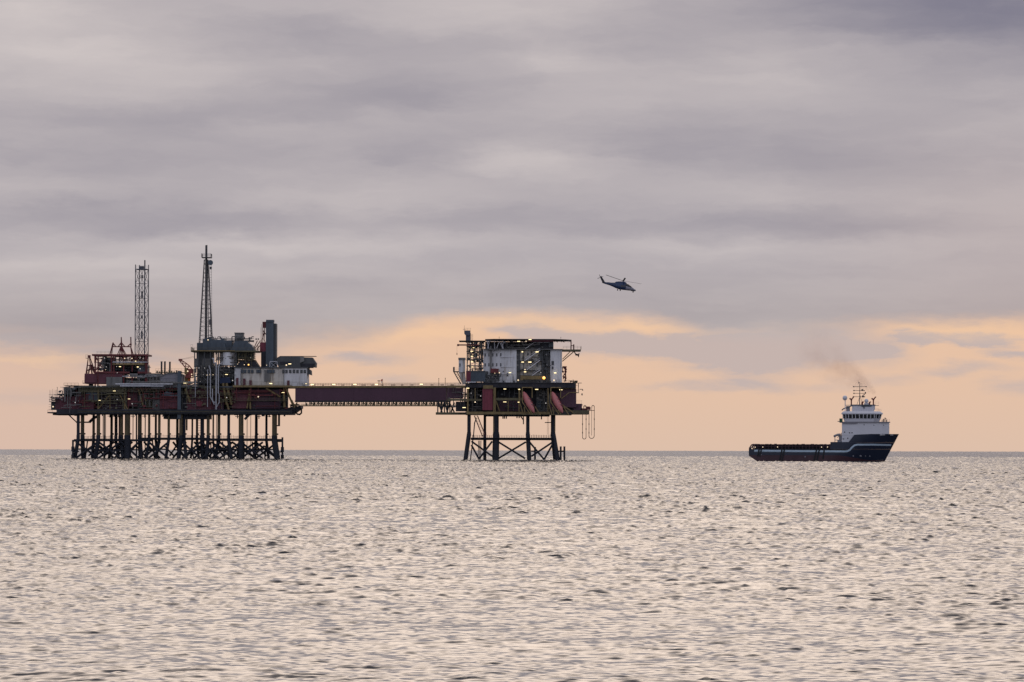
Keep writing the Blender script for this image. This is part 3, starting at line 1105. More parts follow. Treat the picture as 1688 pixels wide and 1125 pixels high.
wm = A_.thing('white_module', 'white gabled equipment shelter with panelled sides beside the blue-grey column', 'shelter', 286, 637, -10)
mb = MB()
A_.pr(mb, [(268.5, 637), (268.5, 622), (278, 617.5), (297, 616), (305, 620), (305, 637)], -14, 4)
A_.b(mb, 268, 297, 624.3, 625, -14.15, -13.9)
A_.b(mb, 278, 278.6, 625, 637, -14.2, -13.9)
part(wm, 'wall', mb, M['shipg'])
mb = MB()
A_.pr(mb, [(267.8, 622), (278, 616.8), (297, 615.2), (305.6, 619.4), (305.6, 620.2), (297, 616.1), (278, 617.7), (268, 622.8)], -14.6, 4.6)
part(wm, 'roof', mb, M['grey'])
mb = MB()
A_.b(mb, 258, 306, 614.6, 615.4, -6, 4)
mb.rail(A_.p(258, 614.6, -6), A_.p(306, 614.6, -6), h=1.8)
for x in range(259, 300, 4):
    A_.b(mb, x, x + 2, 611 + x % 3, 615, -4, -2)
part(wm, 'roof_walkway', mb, M['oliv'])

for px, y0, lab in ((266.3, 596.5, 'dark exhaust pipe of the close pair, farther from the blue-grey column'), (271.8, 596.5, 'dark exhaust pipe behind the white shelter, standing between two others'), (280, 597, 'dark exhaust pipe behind the white shelter, standing apart from the close pair')):
    ex = A_.thing('exhaust_pipe', lab, 'exhaust pipe', px, 617, 0, 'three exhaust pipes behind the white shelter')
    mb = MB()
    A_.t(mb, (px, 618, 0), (px, y0, 0), 1.5 * A_.s, 10)
    part(ex, 'pipe', mb, M['flare'], smooth=True)
    mb = MB()
    A_.t(mb, (px, y0 + .8, 0), (px, y0 - .2, 0), 1.75 * A_.s, 10)
    part(ex, 'rim', mb, M['dgrey'])

# red luffing crane, boom to the left
rc = A_.thing('boom_crane', 'small red crane with raised lattice boom beside the process tower', 'crane', 314, 640, -6)
mb = MB()
A_.t(mb, (313, 640, -6), (313, 622, -6), .9, 10)
part(rc, 'pedestal', mb, M['orange'])
mb = MB()
A_.b(mb, 308, 320, 609, 624, -8, -3)
part(rc, 'machinery_house', mb, M['crane'])
mb = MB()
A_.b(mb, 306.5, 311, 607.5, 618, -8.6, -5)
A_.b(mb, 307, 312, 622, 634, -7, -4)
part(rc, 'lit_cabin', mb, M['yel'])
mb = MB()
TOP, BOT = [(299, 594.5), (304, 596.5), (309, 600), (314, 604), (318, 609)], [(298.5, 597), (302.5, 601), (306.5, 606), (310, 610), (318, 611)]
for d in (-7.5, -5):
    for pts in (TOP, BOT):
        A_.pp(mb, [q + (d,) for q in pts], .20, 5)
    for q, w_ in zip(TOP, BOT):
        A_.t(mb, q + (d,), w_ + (d,), .14, 4)
    for q, w_ in zip(TOP[1:], BOT[:-1]):
        A_.t(mb, q + (d,), w_ + (d,), .14, 4)
A_.b(mb, 296.5, 302, 592.6, 596, -8, -4.6)
part(rc, 'boom', mb, M['crane'])
mb = MB()
A_.t(mb, (300, 593, -6), (323, 588, -6), .07, 4)
A_.t(mb, (300, 594.2, -6), (322, 590, -6), .06, 4)
part(rc, 'stay_cable', mb, M['black'])
for px, py, k in ((312, 613, 'warm'), (318.5, 618, 'warm'), (310, 633, 'tube'), (319, 622, 'warm')):
    lamp(A_, rc, px, py, -9, k, 3.0 if k == 'warm' else 6, 2)

# flare tower
fl = A_.thing('flare_tower', 'tall tapering lattice flare tower with dish and pipe on top of the process tower', 'tower', 339, 575, 2)
legs, br = [MB() for _ in range(4)], MB()
fx = A_.x(338.6)
lattice(legs, br, fx, 2, A_.z(575), A_.z(428), 11.0 * A_.s, 3.1 * A_.s, 20, .19, .075, 'K')
for l in legs:
    part(fl, 'leg', l, M['flare'])
part(fl, 'bracing', br, M['flare'])
mb = MB()
A_.t(mb, (339.6, 575, 1), (339.4, 404, 1), .46, 8)
A_.t(mb, (337.8, 575, .5), (338, 404.5, .5), .2, 8)
A_.t(mb, (343, 575, 3), (340.6, 428, 3), .2, 8)
part(fl, 'flare_pipe', mb, M['flare'])
mb = MB()
A_.b(mb, 331.8, 347.2, 424.2, 425.2, -2.4, 6)
for d in (-2.4, 6):
    mb.rail(A_.p(331.8, 424.2, d), A_.p(347.2, 424.2, d), h=1.7, r=.07)
for x in (331.8, 347.2):
    mb.rail(A_.p(x, 424.2, -2.4), A_.p(x, 424.2, 6), h=1.7, r=.07)
part(fl, 'top_platform', mb, M['flare'])
mb = MB()
A_.t(mb, (346.6, 433.4, -2.4), (346.6, 433.4, -1.4), 4.3 * A_.s, 16)
A_.t(mb, (346.6, 433.4, -1.4), (344, 433.4, 1), .3, 6)
part(fl, 'dish', mb, M['bluegrey'])
mb = MB()
A_.t(mb, (346.8, 442, -1.2), (346.8, 442, -.6), 2.2 * A_.s, 12)
A_.b(mb, 345, 349, 527, 536, -3, -1)
for x in (347, 349.8):
    A_.t(mb, (x - 2, 437, 0), (x, 575, 0), .10, 4)
for k in range(30):
    y = 440 + k * 4.4
    A_.t(mb, (345 + 2 * (y - 437) / 138, y, 0), (347.8 + 2 * (y - 437) / 138, y, 0), .07, 4)
part(fl, 'ladder', mb, M['flare'])

# process tower: round-cornered module with blue-grey roof houses
pt = A_.thing('process_tower', 'tall process module with blue-grey roof housings and yellow-edged gallery under the flare tower', 'process module', 372, 637, -4)
for pts, mk, d0, d1 in (([(336, 578), (336, 560), (340, 558.5), (350, 557), (352, 561), (366, 561), (366, 558), (370, 558), (371, 562), (384, 562), (384, 578)], 'bluegrey', -8, 8),
                        ([(326, 579), (326, 566), (336, 566), (336, 579)], 'bluegrey', -6, 8), ([(345, 579), (353, 566), (372, 566), (376, 579)], 'bluegrey', -12, -6),
                        ([(382, 579), (389, 564), (400, 563), (409, 563), (411, 566), (416, 569), (420, 575), (420, 579)], 'bluegrey', -10, 8),
                        ([(393, 592), (393, 577), (419, 577), (419, 590), (414, 594)], 'dgrey', -8, 4)):
    mb = MB()
    A_.pr(mb, pts, d0, d1)
    x0, x1 = min(p[0] for p in pts), max(p[0] for p in pts)
    x = x0 + 3
    while x < x1 - 3:
        A_.b(mb, x, x + .4, 569, 577.5, d0 - .12, d0 + .2)
        x += 5
    part(pt, 'roof_housing', mb, M[mk])
mb = MB()
A_.b(mb, 388, 402, 549.5, 563.5, -6, 2)
A_.b(mb, 387.5, 402.5, 549, 550.4, -6.4, 2.4)
part(pt, 'stack_house', mb, M['grey'])
mb = MB()
A_.b(mb, 318, 428, 579, 581.4, -13, 9)
part(pt, 'gallery_deck', mb, M['oliv'])
mb = MB()
A_.b(mb, 320, 390, 578.8, 580.2, -13.6, -12.9)
part(pt, 'gallery_edge', mb, M['yel'])
mb = MB()
mb.rails([A_.p(318, 579, 8), A_.p(318, 579, -13), A_.p(428, 579, -13)], h=1.5, r=.06)
mb.rail(A_.p(318, 579, -13), A_.p(321, 579, -13), h=3)
part(pt, 'gallery_railing', mb, M['rail'])
mb = MB()
A_.b(mb, 326, 352, 581.4, 606, -8, 6)
part(pt, 'side_wall', mb, M['dgrey'])
mb = MB()
A_.b(mb, 323, 329, 592, 606, -8.6, 4)
A_.b(mb, 335, 350, 592, 606, -8.4, 4)
part(pt, 'side_wall', mb, M['grey'])
mb = MB()
n = 12
arc = [(A_.x(378) + 14 * A_.s * 1.05 * math.cos(t), -4 - 9 * math.sin(t)) for t in np.linspace(math.pi, 0, n)]
mb.plan(arc + [(A_.x(392), 4), (A_.x(364), 4)], A_.z(603), A_.z(582))
part(pt, 'curved_wall', mb, M['white'], smooth=True)
mb = MB()
A_.b(mb, 326, 394, 606, 637, -4, 6)
part(pt, 'inner_core', mb, M['under'])
mb = clutter(A_, 323, 392, 604, 637, -13, -5, 150, 71)
part(pt, 'pipework', mb, M['dgrey'])
mb = clutter(A_, 326, 372, 604, 637, -13.6, -9, 60, 72)
part(pt, 'pipework', mb, M['pipe'])
mb = MB()
for x in (324, 330, 340, 350, 363, 392):
    A_.t(mb, (x, 581, -12), (x, 637, -12), .3, 6)
for y in (606, 614, 622, 630):
    A_.b(mb, 323, 392, y, y + .7, -12.4, -11.9)
for y in (609, 614.5):
    A_.b(mb, 372, 384, y, y + 1.2, -13.2, -12.5)
part(pt, 'steel_frame', mb, M['dgrey'])
mb = MB()
A_.pr(mb, [(366, 624), (382, 623), (384, 632), (366, 633)], -14.6, -13)
part(pt, 'tarpaulin', mb, M['canvas'])
mb = MB()
A_.pr(mb, [(391, 603), (399, 597), (423, 597), (430, 607), (391, 607.5)], -11, 6)
A_.b(mb, 393, 422, 594, 597, -9, 4)
part(pt, 'lower_gallery', mb, M['under'])
steps(A_, pt, (407, 597), (420, 607), -13)
steps(A_, pt, (383, 581), (392, 598), -13.4)
mb = MB()
mb.rail(A_.p(396, 597, -11), A_.p(424, 597, -11), r=.06)
part(pt, 'gallery_railing', mb, M['yel'])
mb = clutter(A_, 394, 424, 580, 604, -12, -8, 50, 73)
part(pt, 'pipework', mb, M['oliv'])
for px, py, k, w_ in ((346.5, 562, 'warm', 2.2), (371, 558.8, 'cool', 2), (381, 607, 'cool', 2), (377, 618.5, 'tube', 5), (355, 619, 'warm', 1.8), (345.5, 619.5, 'warm', 2), (350, 619, 'warm', 1.6), (339, 619, 'cool', 1.4), (325, 608, 'cool', 2),
                      (332, 608, 'cool', 1.6), (327, 620, 'warm', 2), (413, 602.5, 'amber', 3.6), (406, 602.5, 'warm', 2.0), (395, 601.5, 'warm', 1.8), (433, 603.5, 'warm', 1.8), (416.5, 591, 'cool', 1.8), (341, 608, 'cool', 1.4), (334, 630, 'cool', 1.3), (361, 619, 'warm', 1.5)):
    lamp(A_, pt, px, py, -14.3, k, w_, 1.3)

mb = clutter(A_, 336, 420, 556, 568, -8, -6, 40, 75)
part(pt, 'roof_equipment', mb, M['dgrey'])
mb = MB()
for x in (330, 338, 346, 355, 364):
    for y in (606, 614, 622):
        A_.t(mb, (x, y, -13.8), (x + 8, y + 8, -13.8), .10, 4)
for y in (610, 618, 626):
    mb.rail(A_.p(323, y + 4, -13.7), A_.p(392, y + 4, -13.7), h=1.2, r=.05)
part(pt, 'scaffold', mb, M['grey'])
mb = clutter(A_, 355, 392, 582, 606, -13, -10, 40, 76)
part(pt, 'pipework', mb, M['pipe'])

# exhaust stack
st = A_.thing('exhaust_stack', 'tall dark square exhaust stack with red service steelwork behind the white control building', 'stack', 447, 606, -2)
mb = MB()
A_.b(mb, 439.5, 452, 530, 607, -7, -1)
part(st, 'duct', mb, M['bluegrey'])
mb = MB()
A_.b(mb, 447.5, 456.2, 534, 607, -6, 4)
part(st, 'duct', mb, M['dgrey'])
mb = MB()
A_.b(mb, 439.8, 452.4, 528, 531.5, -7.4, -1)
part(st, 'cap', mb, M['bluegrey'])
mb = MB()
for a, b in (((434, 532), (434, 606)), ((437.5, 532), (436, 560)), ((433, 560), (437, 545)), ((432, 575), (438, 575)), ((434, 545), (439, 552)), ((436, 560), (439, 568)), ((431.5, 560), (431.5, 580)), ((421, 575), (430, 562)), ((424, 577), (433, 565)), ((426, 580), (426, 570)), ((419, 575), (425, 562))):
    A_.t(mb, a + (-4,), b + (-4,), .22, 5)
A_.b(mb, 433.5, 439, 531, 541, -5, -2)
A_.b(mb, 424, 433, 579, 581, -6, 0)
mb.rail(A_.p(424, 579, -6), A_.p(433, 579, -6), r=.07)
part(st, 'service_frame', mb, M['rigred'])
mb = MB()
A_.b(mb, 429.5, 439, 565, 580, -5.4, 0)
part(st, 'silencer_box', mb, M['red'])
mb = MB()
A_.b(mb, 431.5, 440, 580, 607, -6, 0)
part(st, 'duct_base', mb, M['under'])
mb = MB()
A_.t(mb, (431.5, 535, -3), (431.5, 560, -3), .10, 4)
A_.t(mb, (430.2, 540, -3), (430.2, 560, -3), .07, 4)
for x in (423, 426.5):
    mb.ball(A_.p(x, 559.5, -4), .42, 8, 6)
part(st, 'vent_lamp_post', mb, M['flare'])
steps(A_, st, (424, 596), (431, 607), -6)

# white control building
cb = A_.thing('control_building', 'long stained white control building with row of square windows and red doors', 'building', 450, 637, -6)
for a, b, mk in ((390, 401, 'white'), (401, 437.5, 'cream'), (437.5, 450, 'cream'), (450, 470.5, 'cream'), (470.5, 508.5, 'white')):
    mb = MB()
    d = -13.4 if mk == 'white' else -13
    A_.b(mb, a, b - .15, 608, 637.3, d, 8)
    x = a + 3
    while x < b - 1:
        A_.b(mb, x, x + .25, 608.5, 637, d - .06, d + .1)
        x += 3.4
    part(cb, 'wall', mb, M[mk], 'rust streaked wall bay' if mk == 'cream' else None)
mb = MB()
A_.b(mb, 438.5, 448, 611, 630, -13.5, -13)
part(cb, 'stained_panel', mb, M['grey'])
mb = MB()
A_.b(mb, 389, 509.5, 606, 608, -13.8, 8.5)
part(cb, 'roof', mb, M['dgrey'])
for x in (402.5, 407, 413.5, 419, 427.5, 431, 445, 449, 453.5, 470, 475, 481, 487, 493, 499.5, 505):
    mb = MB()
    w_, h_ = (4.0, 5.6)
    A_.b(mb, x - w_ / 2, x + w_ / 2, 610.4, 616.0, -13.62, -13.2)
    f = part(cb, 'window', mb, M['dgrey'])
    mb = MB()
    A_.b(mb, x - w_ / 2 + .5, x + w_ / 2 - .5, 611, 615.4, -13.68, -13.4)
    part(cb, 'pane', mb, M['bluegrey' if x < 460 else 'glass'], parent=f)
    f_off = Vector(cb['_off'])
for x, y in ((394.5, 624), (406, 625), (416, 628), (478, 628)):
    mb = MB()
    A_.b(mb, x - 2, x + 2, y, 637.2, -13.75, -13.3)
    part(cb, 'door', mb, M['door'])
mb = MB()
for x in (400.5, 471):
    A_.t(mb, (x, 609, -13.9), (x, 637, -13.9), .13, 5)
part(cb, 'downpipe', mb, M['dgrey'])
mb = MB()
A_.b(mb, 391, 508, 630.6, 631, -16.2, -15.9)
part(cb, 'walkway_handrail', mb, M['rail'])
mb = MB()
for a, b in (((447, 597), (447, 608)), ((459, 597), (459, 608)), ((447, 597), (459, 597)), ((448, 598), (458, 607)), ((458, 598), (448, 607))):
    A_.t(mb, a + (-11,), b + (-11,), .22 if a[0] in (447, 459) and b[0] in (447, 459) else .1, 5)
part(cb, 'roof_frame', mb, M['wpipe'])
for px, py, k, w_ in ((442.7, 603.3, 'warm', 2), (475, 603, 'warm', 2.8), (480.5, 601, 'tube', 5), (450, 633.5, 'tube', 6)):
    lamp(A_, cb, px, py, -14.8, k, w_, 1.6)

ti = A_.thing('intake_housing', 'grey angular air intake housing on the white control building roof', 'housing', 490, 606, -2)
mb = MB()
A_.pr(mb, [(459, 600), (458, 591), (463, 588), (497, 588), (497, 605.8), (461, 605.8)], -10, 6)
part(ti, 'box', mb, M['dgrey'])
mb = MB()
A_.pr(mb, [(497.2, 589.5), (516, 590), (522, 598.5), (521.5, 606), (513, 605), (497.2, 604)], -9, 5)
part(ti, 'hood', mb, M['dgrey'])
mb = MB()
A_.pr(mb, [(496, 588.6), (503, 589.2), (503, 596), (496, 599)], -10.3, -8)
part(ti, 'side_panel', mb, M['grey'])
mb = MB()
A_.pr(mb, [(464, 597), (480, 597), (480, 600), (464, 602)], -10.4, -9)
A_.pr(mb, [(474, 600), (520, 600), (516, 606.6), (476, 606.6)], -9.6, 4)
part(ti, 'louvre', mb, M['under'])
mb = MB()
A_.pr(mb, [(509, 608), (514, 611), (514.5, 619), (509, 617)], -10, 2)
part(ti, 'side_duct', mb, M['dgrey'])
mb = MB()
A_.b(mb, 463, 522, 587.5, 588, -8, 2)
A_.b(mb, 455, 462, 594, 600, -8, -2)
part(ti, 'flashing', mb, M['dgrey'])

# hose loop hung under the deck at the bridge end
hl = A_.thing('hanging_pipe_loop', 'dark square pipe loop hanging below the deck at the bridge landing', 'pipe', 494, 672, -8)
mb = MB()
A_.pp(mb, [(490, 673, -8), (489.3, 680, -8), (492, 683, -8), (496, 683.5, -8), (498.6, 681, -8), (498.6, 675.5, -8), (496, 673.4, -8), (484, 673.2, -8)], .42, 8)
part(hl, 'pipe', mb, M['black'], smooth=True)
mb = MB()
A_.pp(mb, [(463, 677, -14), (464, 681, -14), (468, 682, -14), (470, 678, -14)], .36, 8)
part(hl, 'small_loop', mb, M['black'], smooth=True)
mb = clutter(A_, 478, 496, 667, 674, -10, -6, 26, 90)
part(hl, 'valve_cluster', mb, M['under'])

# ================================================================== bridge
B_ = Site(625, 757.6, 1895)
bd = B_.thing('footbridge', 'long maroon plate girder footbridge with yellow top edge joining the two platforms', 'bridge', 625, 665)
yaw = math.atan2(1850 - 1930, 290 * B_.s) * .35


def bt(mb):     # the bridge swings slightly nearer at its right end
    c_, s_ = math.cos(yaw), math.sin(yaw)
    x0 = B_.x(625)
    mb.v = [(x0 + (x - x0) * c_ - (y + 6) * s_, (x - x0) * s_ + (y + 6) * c_ - 6, z) for x, y, z in mb.v]
    return mb


mb = MB()
B_.b(mb, 478, 738, 639.5, 661, -3.2, -2.6)
B_.b(mb, 478, 738, 639.5, 661, 2.6, 3.2)
for x in (512, 545, 579, 612, 646, 680, 705):
    B_.b(mb, x, x + .25, 640, 660.6, -3.24, -3.15)
part(bd, 'side_girder', bt(mb), M['purple'])
mb = MB()
B_.b(mb, 717, 738, 637, 661.2, -3.5, 3.5)
part(bd, 'end_panel', bt(mb), M['purple'])
mb = MB()
B_.b(mb, 478, 738, 660.4, 663, -3.8, 3.8)
part(bd, 'bottom_flange', bt(mb), M['under'])
mb = MB()
B_.b(mb, 470, 770, 636.3, 639.3, -3.7, 3.7)
part(bd, 'top_deck', bt(mb), M['yel'])
mb = MB()
for d in (-3.6, 3.6):
    mb.rail(B_.p(482, 636.3, d), B_.p(768, 636.3, d), h=1.35, step=1.35, r=.055)
part(bd, 'railing', bt(mb), M['rail'])
mb = MB()
for d in (-3, 3):
    B_.t(mb, (486, 669, d), (737, 669, d), .26, 6)
    B_.t(mb, (486, 666.4, d * .6), (725, 666.4, d * .6), .14, 6)
k = 0
for x in np.arange(496, 730, 12.9):
    for d in (-3, 3):
        B_.t(mb, (x, 663, d), (x + 3.2, 669, d), .16, 4)
        B_.t(mb, (x + 9, 663, d), (x + 5.4, 669, d), .16, 4)
        B_.t(mb, (x + 9.6, 662.5, d), (x + 9.6, 667.5, d), .3, 6)
        B_.t(mb, (x, 663, d), (x, 668, d), .12, 4)
    mb.ball(B_.p(x + 1.2, 666.3, -3), .55, 7, 5)
    mb.ball(B_.p(x + 10.5, 665.6, -3), .5, 7, 5)
    k += 1
part(bd, 'pipe_hanger_truss', bt(mb), M['oliv'])
for x in (508, 545.5, 582, 619, 696):
    mb = MB()
    B_.b(mb, x - 2.4, x + 2.4, 633.2, 634.8, -3.95, -3.7)
    part(bd, 'lamp', bt(mb), M['tube'])
mb = MB()
for x in np.arange(490, 760, 17):
    B_.b(mb, x, x + random.uniform(3, 8), 634.6, 635.6, -3.2, -2.8)
part(bd, 'cable_tray', bt(mb), M['dgrey'])
for px, top in ((621.5, 627.5), (724, 624.5), (735, 624)):
    mb = MB()
    B_.t(mb, (px, 636, -2), (px, top, -2), .12, 5)
    if px < 700:
        B_.b(mb, px - 2.2, px + 2.2, top, top + 1.2, -2.4, -1.6)
    else:
        mb.ball(B_.p(px, top, -2), .22, 6, 4)
    part(bd, 'lamp_post', bt(mb), M['black'])
fg = B_.thing('windsock', 'small red and white windsock on a thin pole on the bridge deck', 'windsock', 631, 636, -2)
mb = MB()
B_.t(mb, (631.4, 637, -4), (631.4, 625, -4), .10, 5)
part(fg, 'pole', mb, M['black'])
mb = MB()
B_.pr(mb, [(628.6, 626), (631, 625.4), (630.6, 629), (628.8, 628.6)], -4.6, -3.6)
part(fg, 'sock', mb, M['flag'])
mb = MB()
B_.pr(mb, [(628.9, 628.7), (630.6, 629.1), (630.3, 631.4), (629.2, 631.2)], -4.4, -3.8)
part(fg, 'sock_tail', mb, M['flagw'])

# ================================================================== accommodation platform
Q = Site(850, 758.9, 1850)
ap = Q.thing('accommodation_platform', 'smaller oil platform on few splayed dark legs, carrying the white accommodation block', 'platform', 850, 758.9)
for top, foot, hw, dy, fdy, mk in ((774, 767.5, 3.0, -13, -15, 'jacket'), (799.3, 799.3, 2.3, 12, 14, 'jacket'), (818.3, 817.6, 4.6, -13, -15, 'jacket'), (816.5, 815.5, 3.4, 10, 13, 'jacket'), (870.2, 873, 3.0, -13, -15, 'jacket'), (912, 920.5, 3.1, -13, -15, 'jacket'), (911, 916, 2.4, 10, 13, 'jacket')):
    mb = MB()
    Q.t(mb, (top, 684, dy), (top, 716, dy), hw * Q.s, 12)
    part(ap, 'leg', mb, M[mk], smooth=True)
    mb = MB()
    Q.t(mb, (top, 713, dy), (top, 720, dy), hw * Q.s * 1.12, 12)
    Q.t(mb, (top, 716, dy), (foot, 765, fdy), hw * Q.s * 1.2, 12)
    part(ap, 'leg_foot', mb, M['jacket'], smooth=True)
for x, mk, hw in ((815.3, 'legyel', 2.0), (914.2, 'legyel', 1.2)):
    mb = MB()
    Q.t(mb, (x, 684, -13.6), (x, 712, -13.6), hw * Q.s, 10)
    part(ap, 'yellow_leg_sleeve', mb, M[mk], smooth=True)
for d0, seg in ((-14, (777, 815, 870, 912)), (11, (777, 816, 870, 911))):
    for a, b in zip(seg[:-1], seg[1:]):
        mb = MB()
        Q.t(mb, (a, 724, d0), (b, 724, d0), 2.25 * Q.s if d0 < 0 else .5, 8)
        part(ap, 'horizontal_brace', mb, M['jacket'])
for a, b in (((778, 728), (813, 753)), ((778, 734), (790.5, 757)), ((790.5, 757), (812, 728)), ((822, 729), (866, 756)), ((822, 756), (867, 729)), ((873, 729), (897, 757.5)), ((897, 757.5), (911, 732)), ((876, 752.5), (911, 729))):
    mb = MB()
    Q.t(mb, a + (-14,), b + (-14.6,), 1.6 * Q.s, 8)
    part(ap, 'cross_brace', mb, M['jacket'], smooth=True)
mb = MB()
for x in np.arange(780, 912, 2.75):
    if 811 < x < 824 or 865 < x < 875:
        continue
    Q.t(mb, (x, 724, -15), (x, 717.2 + random.uniform(-.6, .6) + (1 if x < 865 else 0), -15), .16 if x > 874 or x < 811 else .09, 4)
Q.t(mb, (778, 719, -15), (911, 719, -15), .035, 4)
Q.b(mb, 777, 912, 722.4, 723, -16, -12.5)
part(ap, 'walkway_railing', mb, M['jacket'])
mb = MB()
for o in (0, 5.2):
    Q.t(mb, (782.5 + o, 686, -10), (796 + o, 720, -10), .24, 5)
for k in range(14):
    x, y = 782.5 + 13.5 * k / 14, 686 + 34 * k / 14
    Q.t(mb, (x, y, -10), (x + 5.2, y, -10), .09, 4)
part(ap, 'stair', mb, M['rigred'])
mb = MB()
Q.pp(mb, [(786, 690, -11), (783, 698, -11), (781.5, 716, -11), (776.5, 757, -11), (775, 764, -11)], .26)
part(ap, 'riser', mb, M['jacket'])
for x in (789.5, 791.5, 793.5):
    mb = MB()
    Q.t(mb, (x, 727, -8), (x - .8, 764, -8), .17, 5)
    part(ap, 'riser', mb, M['jacket'])
for x, y0 in ((924, 736), (930, 736), (882, 737)):
    mb = MB()
    Q.t(mb, (x, y0, -15), (x, 764, -15), 1.7 * Q.s, 10)
    Q.t(mb, (x, 744, -15), (x - 8 if x > 900 else x - 6, 744, -14.5), .35, 6)
    part(ap, 'fender_pile', mb, M['jacket'], smooth=True)
mb = MB()
for x, y in ((829.5, 691), (832, 691), (835, 691), (852.5, 690), (856, 690), (892.5, 692)):
    Q.t(mb, (x, 684, -12), (x, y, -12), .34, 6)
Q.pp(mb, [(857, 685, -13), (863, 693, -13), (863, 700, -13)], .3)
Q.t(mb, (863, 686, -13), (863, 700, -13), .28)
Q.t(mb, (898, 697, -12), (909, 697, -12), .2)
for x in (902, 904.5):
    Q.t(mb, (x, 685, -12), (x, 717, -12), .06, 4)
for y in np.arange(687, 717, 1.8):
    Q.t(mb, (902, y, -12), (904.5, y, -12), .05, 4)
part(ap, 'under_deck_fitting', mb, M['under'])

# deck structure
mb = MB()
Q.b(mb, 768, 942, 680, 684.6, -15, 15)
Q.b(mb, 800, 906, 684.4, 686.8, -13, 13)
Q.b(mb, 719, 772, 680.8, 684.2, -6, 6)
Q.b(mb, 934, 970, 676.5, 683.5, -12, 8)
part(ap, 'lower_deck', mb, M['under'])
for a, b, y0, y1, d, mk in ((770, 906, 679.6, 684, -15.6, 'yel'), (719, 772, 680.4, 683.8, -6.4, 'oliv'), (906, 970, 677, 683, -12.6, 'oliv'), (818, 862, 657, 661, -15.2, 'oliv'), (738, 794, 658.6, 662, -14, 'oliv'), (738, 768, 636.6, 640.2, -13.4, 'yel'), (920, 949, 632.4, 642, -13, 'oliv'), (797, 813, 636.5, 642, -15.4, 'yel')):
    mb = MB()
    Q.b(mb, a, b, y0, y1, d, d + 1)
    part(ap, 'edge_girder', mb, M[mk])
mb = MB()
Q.b(mb, 768, 948, 633, 640.2, -14.4, 14)
Q.b(mb, 775, 945, 631.6, 633, -14.8, 14)
part(ap, 'upper_deck', mb, M['under'])
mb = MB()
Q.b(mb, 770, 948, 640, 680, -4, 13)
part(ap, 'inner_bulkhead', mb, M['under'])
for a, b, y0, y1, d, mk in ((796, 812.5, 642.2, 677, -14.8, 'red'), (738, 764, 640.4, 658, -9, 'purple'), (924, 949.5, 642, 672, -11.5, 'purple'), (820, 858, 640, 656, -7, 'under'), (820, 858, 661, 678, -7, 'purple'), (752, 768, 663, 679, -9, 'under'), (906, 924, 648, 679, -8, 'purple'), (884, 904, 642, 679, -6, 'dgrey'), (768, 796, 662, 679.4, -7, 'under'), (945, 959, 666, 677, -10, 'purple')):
    mb = MB()
    Q.b(mb, a, b, y0, y1, d, d + 3)
    x = a + 3
    while x < b - 1.5:
        Q.b(mb, x, x + .3, y0 + .5, y1 - .5, d - .1, d + .1)
        x += 5
    part(ap, 'wall_panel', mb, M[mk])
mb = MB()
Q.b(mb, 886, 892, 662, 672, -6.4, -6)
part(ap, 'door', mb, M['bluegrey'])
for x0, y0, x1, y1, r in ((815.8, 640, 815.8, 680, .72), (818, 662, 824, 679, .28), (856, 641, 856, 680, .35), (838, 662, 838, 680, .2), (925, 658, 938, 648, .25), (926, 668, 944, 681, .35), (903, 641, 903, 680, .3), (772, 641, 772, 680, .4), (784, 641, 784, 659, .25), (938, 648, 950, 648, .2)):
    mb = MB()
    Q.t(mb, (x0, y0, -15), (x1, y1, -15), r, 6)
    part(ap, 'yellow_strut', mb, M['yel'])
for k, (a, b, y0, y1, n, mk) in enumerate(((740, 796, 640, 680, 70, 'pipe'), (820, 860, 641, 679, 26, 'dgrey'), (884, 906, 641, 679, 40, 'pipe'), (768, 798, 640, 660, 40, 'dgrey'), (925, 960, 632, 676, 18, 'dgrey'))):
    mb = clutter(Q, a, b, y0, y1, -11, -7.5, n, 200 + k)
    part(ap, 'pipework', mb, M[mk])
mb = MB()
for d in (-5, 5):
    for x in (722, 727.5, 733, 738, 742):
        Q.t(mb, (x, 662, d), (x, 681, d), .22, 5)
    for a, b in (((722, 663), (729, 680)), ((733, 663), (727, 680)), ((733, 664), (738, 680)), ((742, 664), (737, 680)), ((742, 666), (749, 680)), ((749, 664), (744, 680))):
        Q.t(mb, a + (d,), b + (d,), .3, 5)
    Q.t(mb, (721, 671, d), (752, 671, d), .2, 5)
part(ap, 'landing_truss', mb, M['jacket'])
mb = MB()
mb.rail(Q.p(738, 636.6, -13), Q.p(770, 636.6, -13))
mb.rail(Q.p(930, 632.4, -12.6), Q.p(950, 632.4, -12.6), h=1.2)
mb.rail(Q.p(949, 666, -10), Q.p(958.5, 666, -10), h=1.6)
Q.b(mb, 948, 954, 647.4, 648.6, -12, -8)
mb.rail(Q.p(948, 647.4, -12), Q.p(954, 647.4, -12), h=1.2)
Q.t(mb, (945, 632, -10), (945, 627, -10), .1, 4)
Q.t(mb, (945, 627, -10), (943.6, 626, -10), .1, 4)
part(ap, 'railing', mb, M['rail'])
mb = clutter(Q, 938, 952, 628.5, 636, -12, -7, 26, 210)
part(ap, 'deck_equipment', mb, M['oliv'])
mb = MB()
Q.b(mb, 957, 968, 673.5, 677.4, -10, -5)
Q.b(mb, 966, 973, 671.5, 676, -11, -8)
Q.t(mb, (955, 677, -9), (980, 677, -9), .16, 5)
Q.t(mb, (962, 671, -9), (972, 671, -9), .16, 5)
part(ap, 'hose_station', mb, M['rigred'])
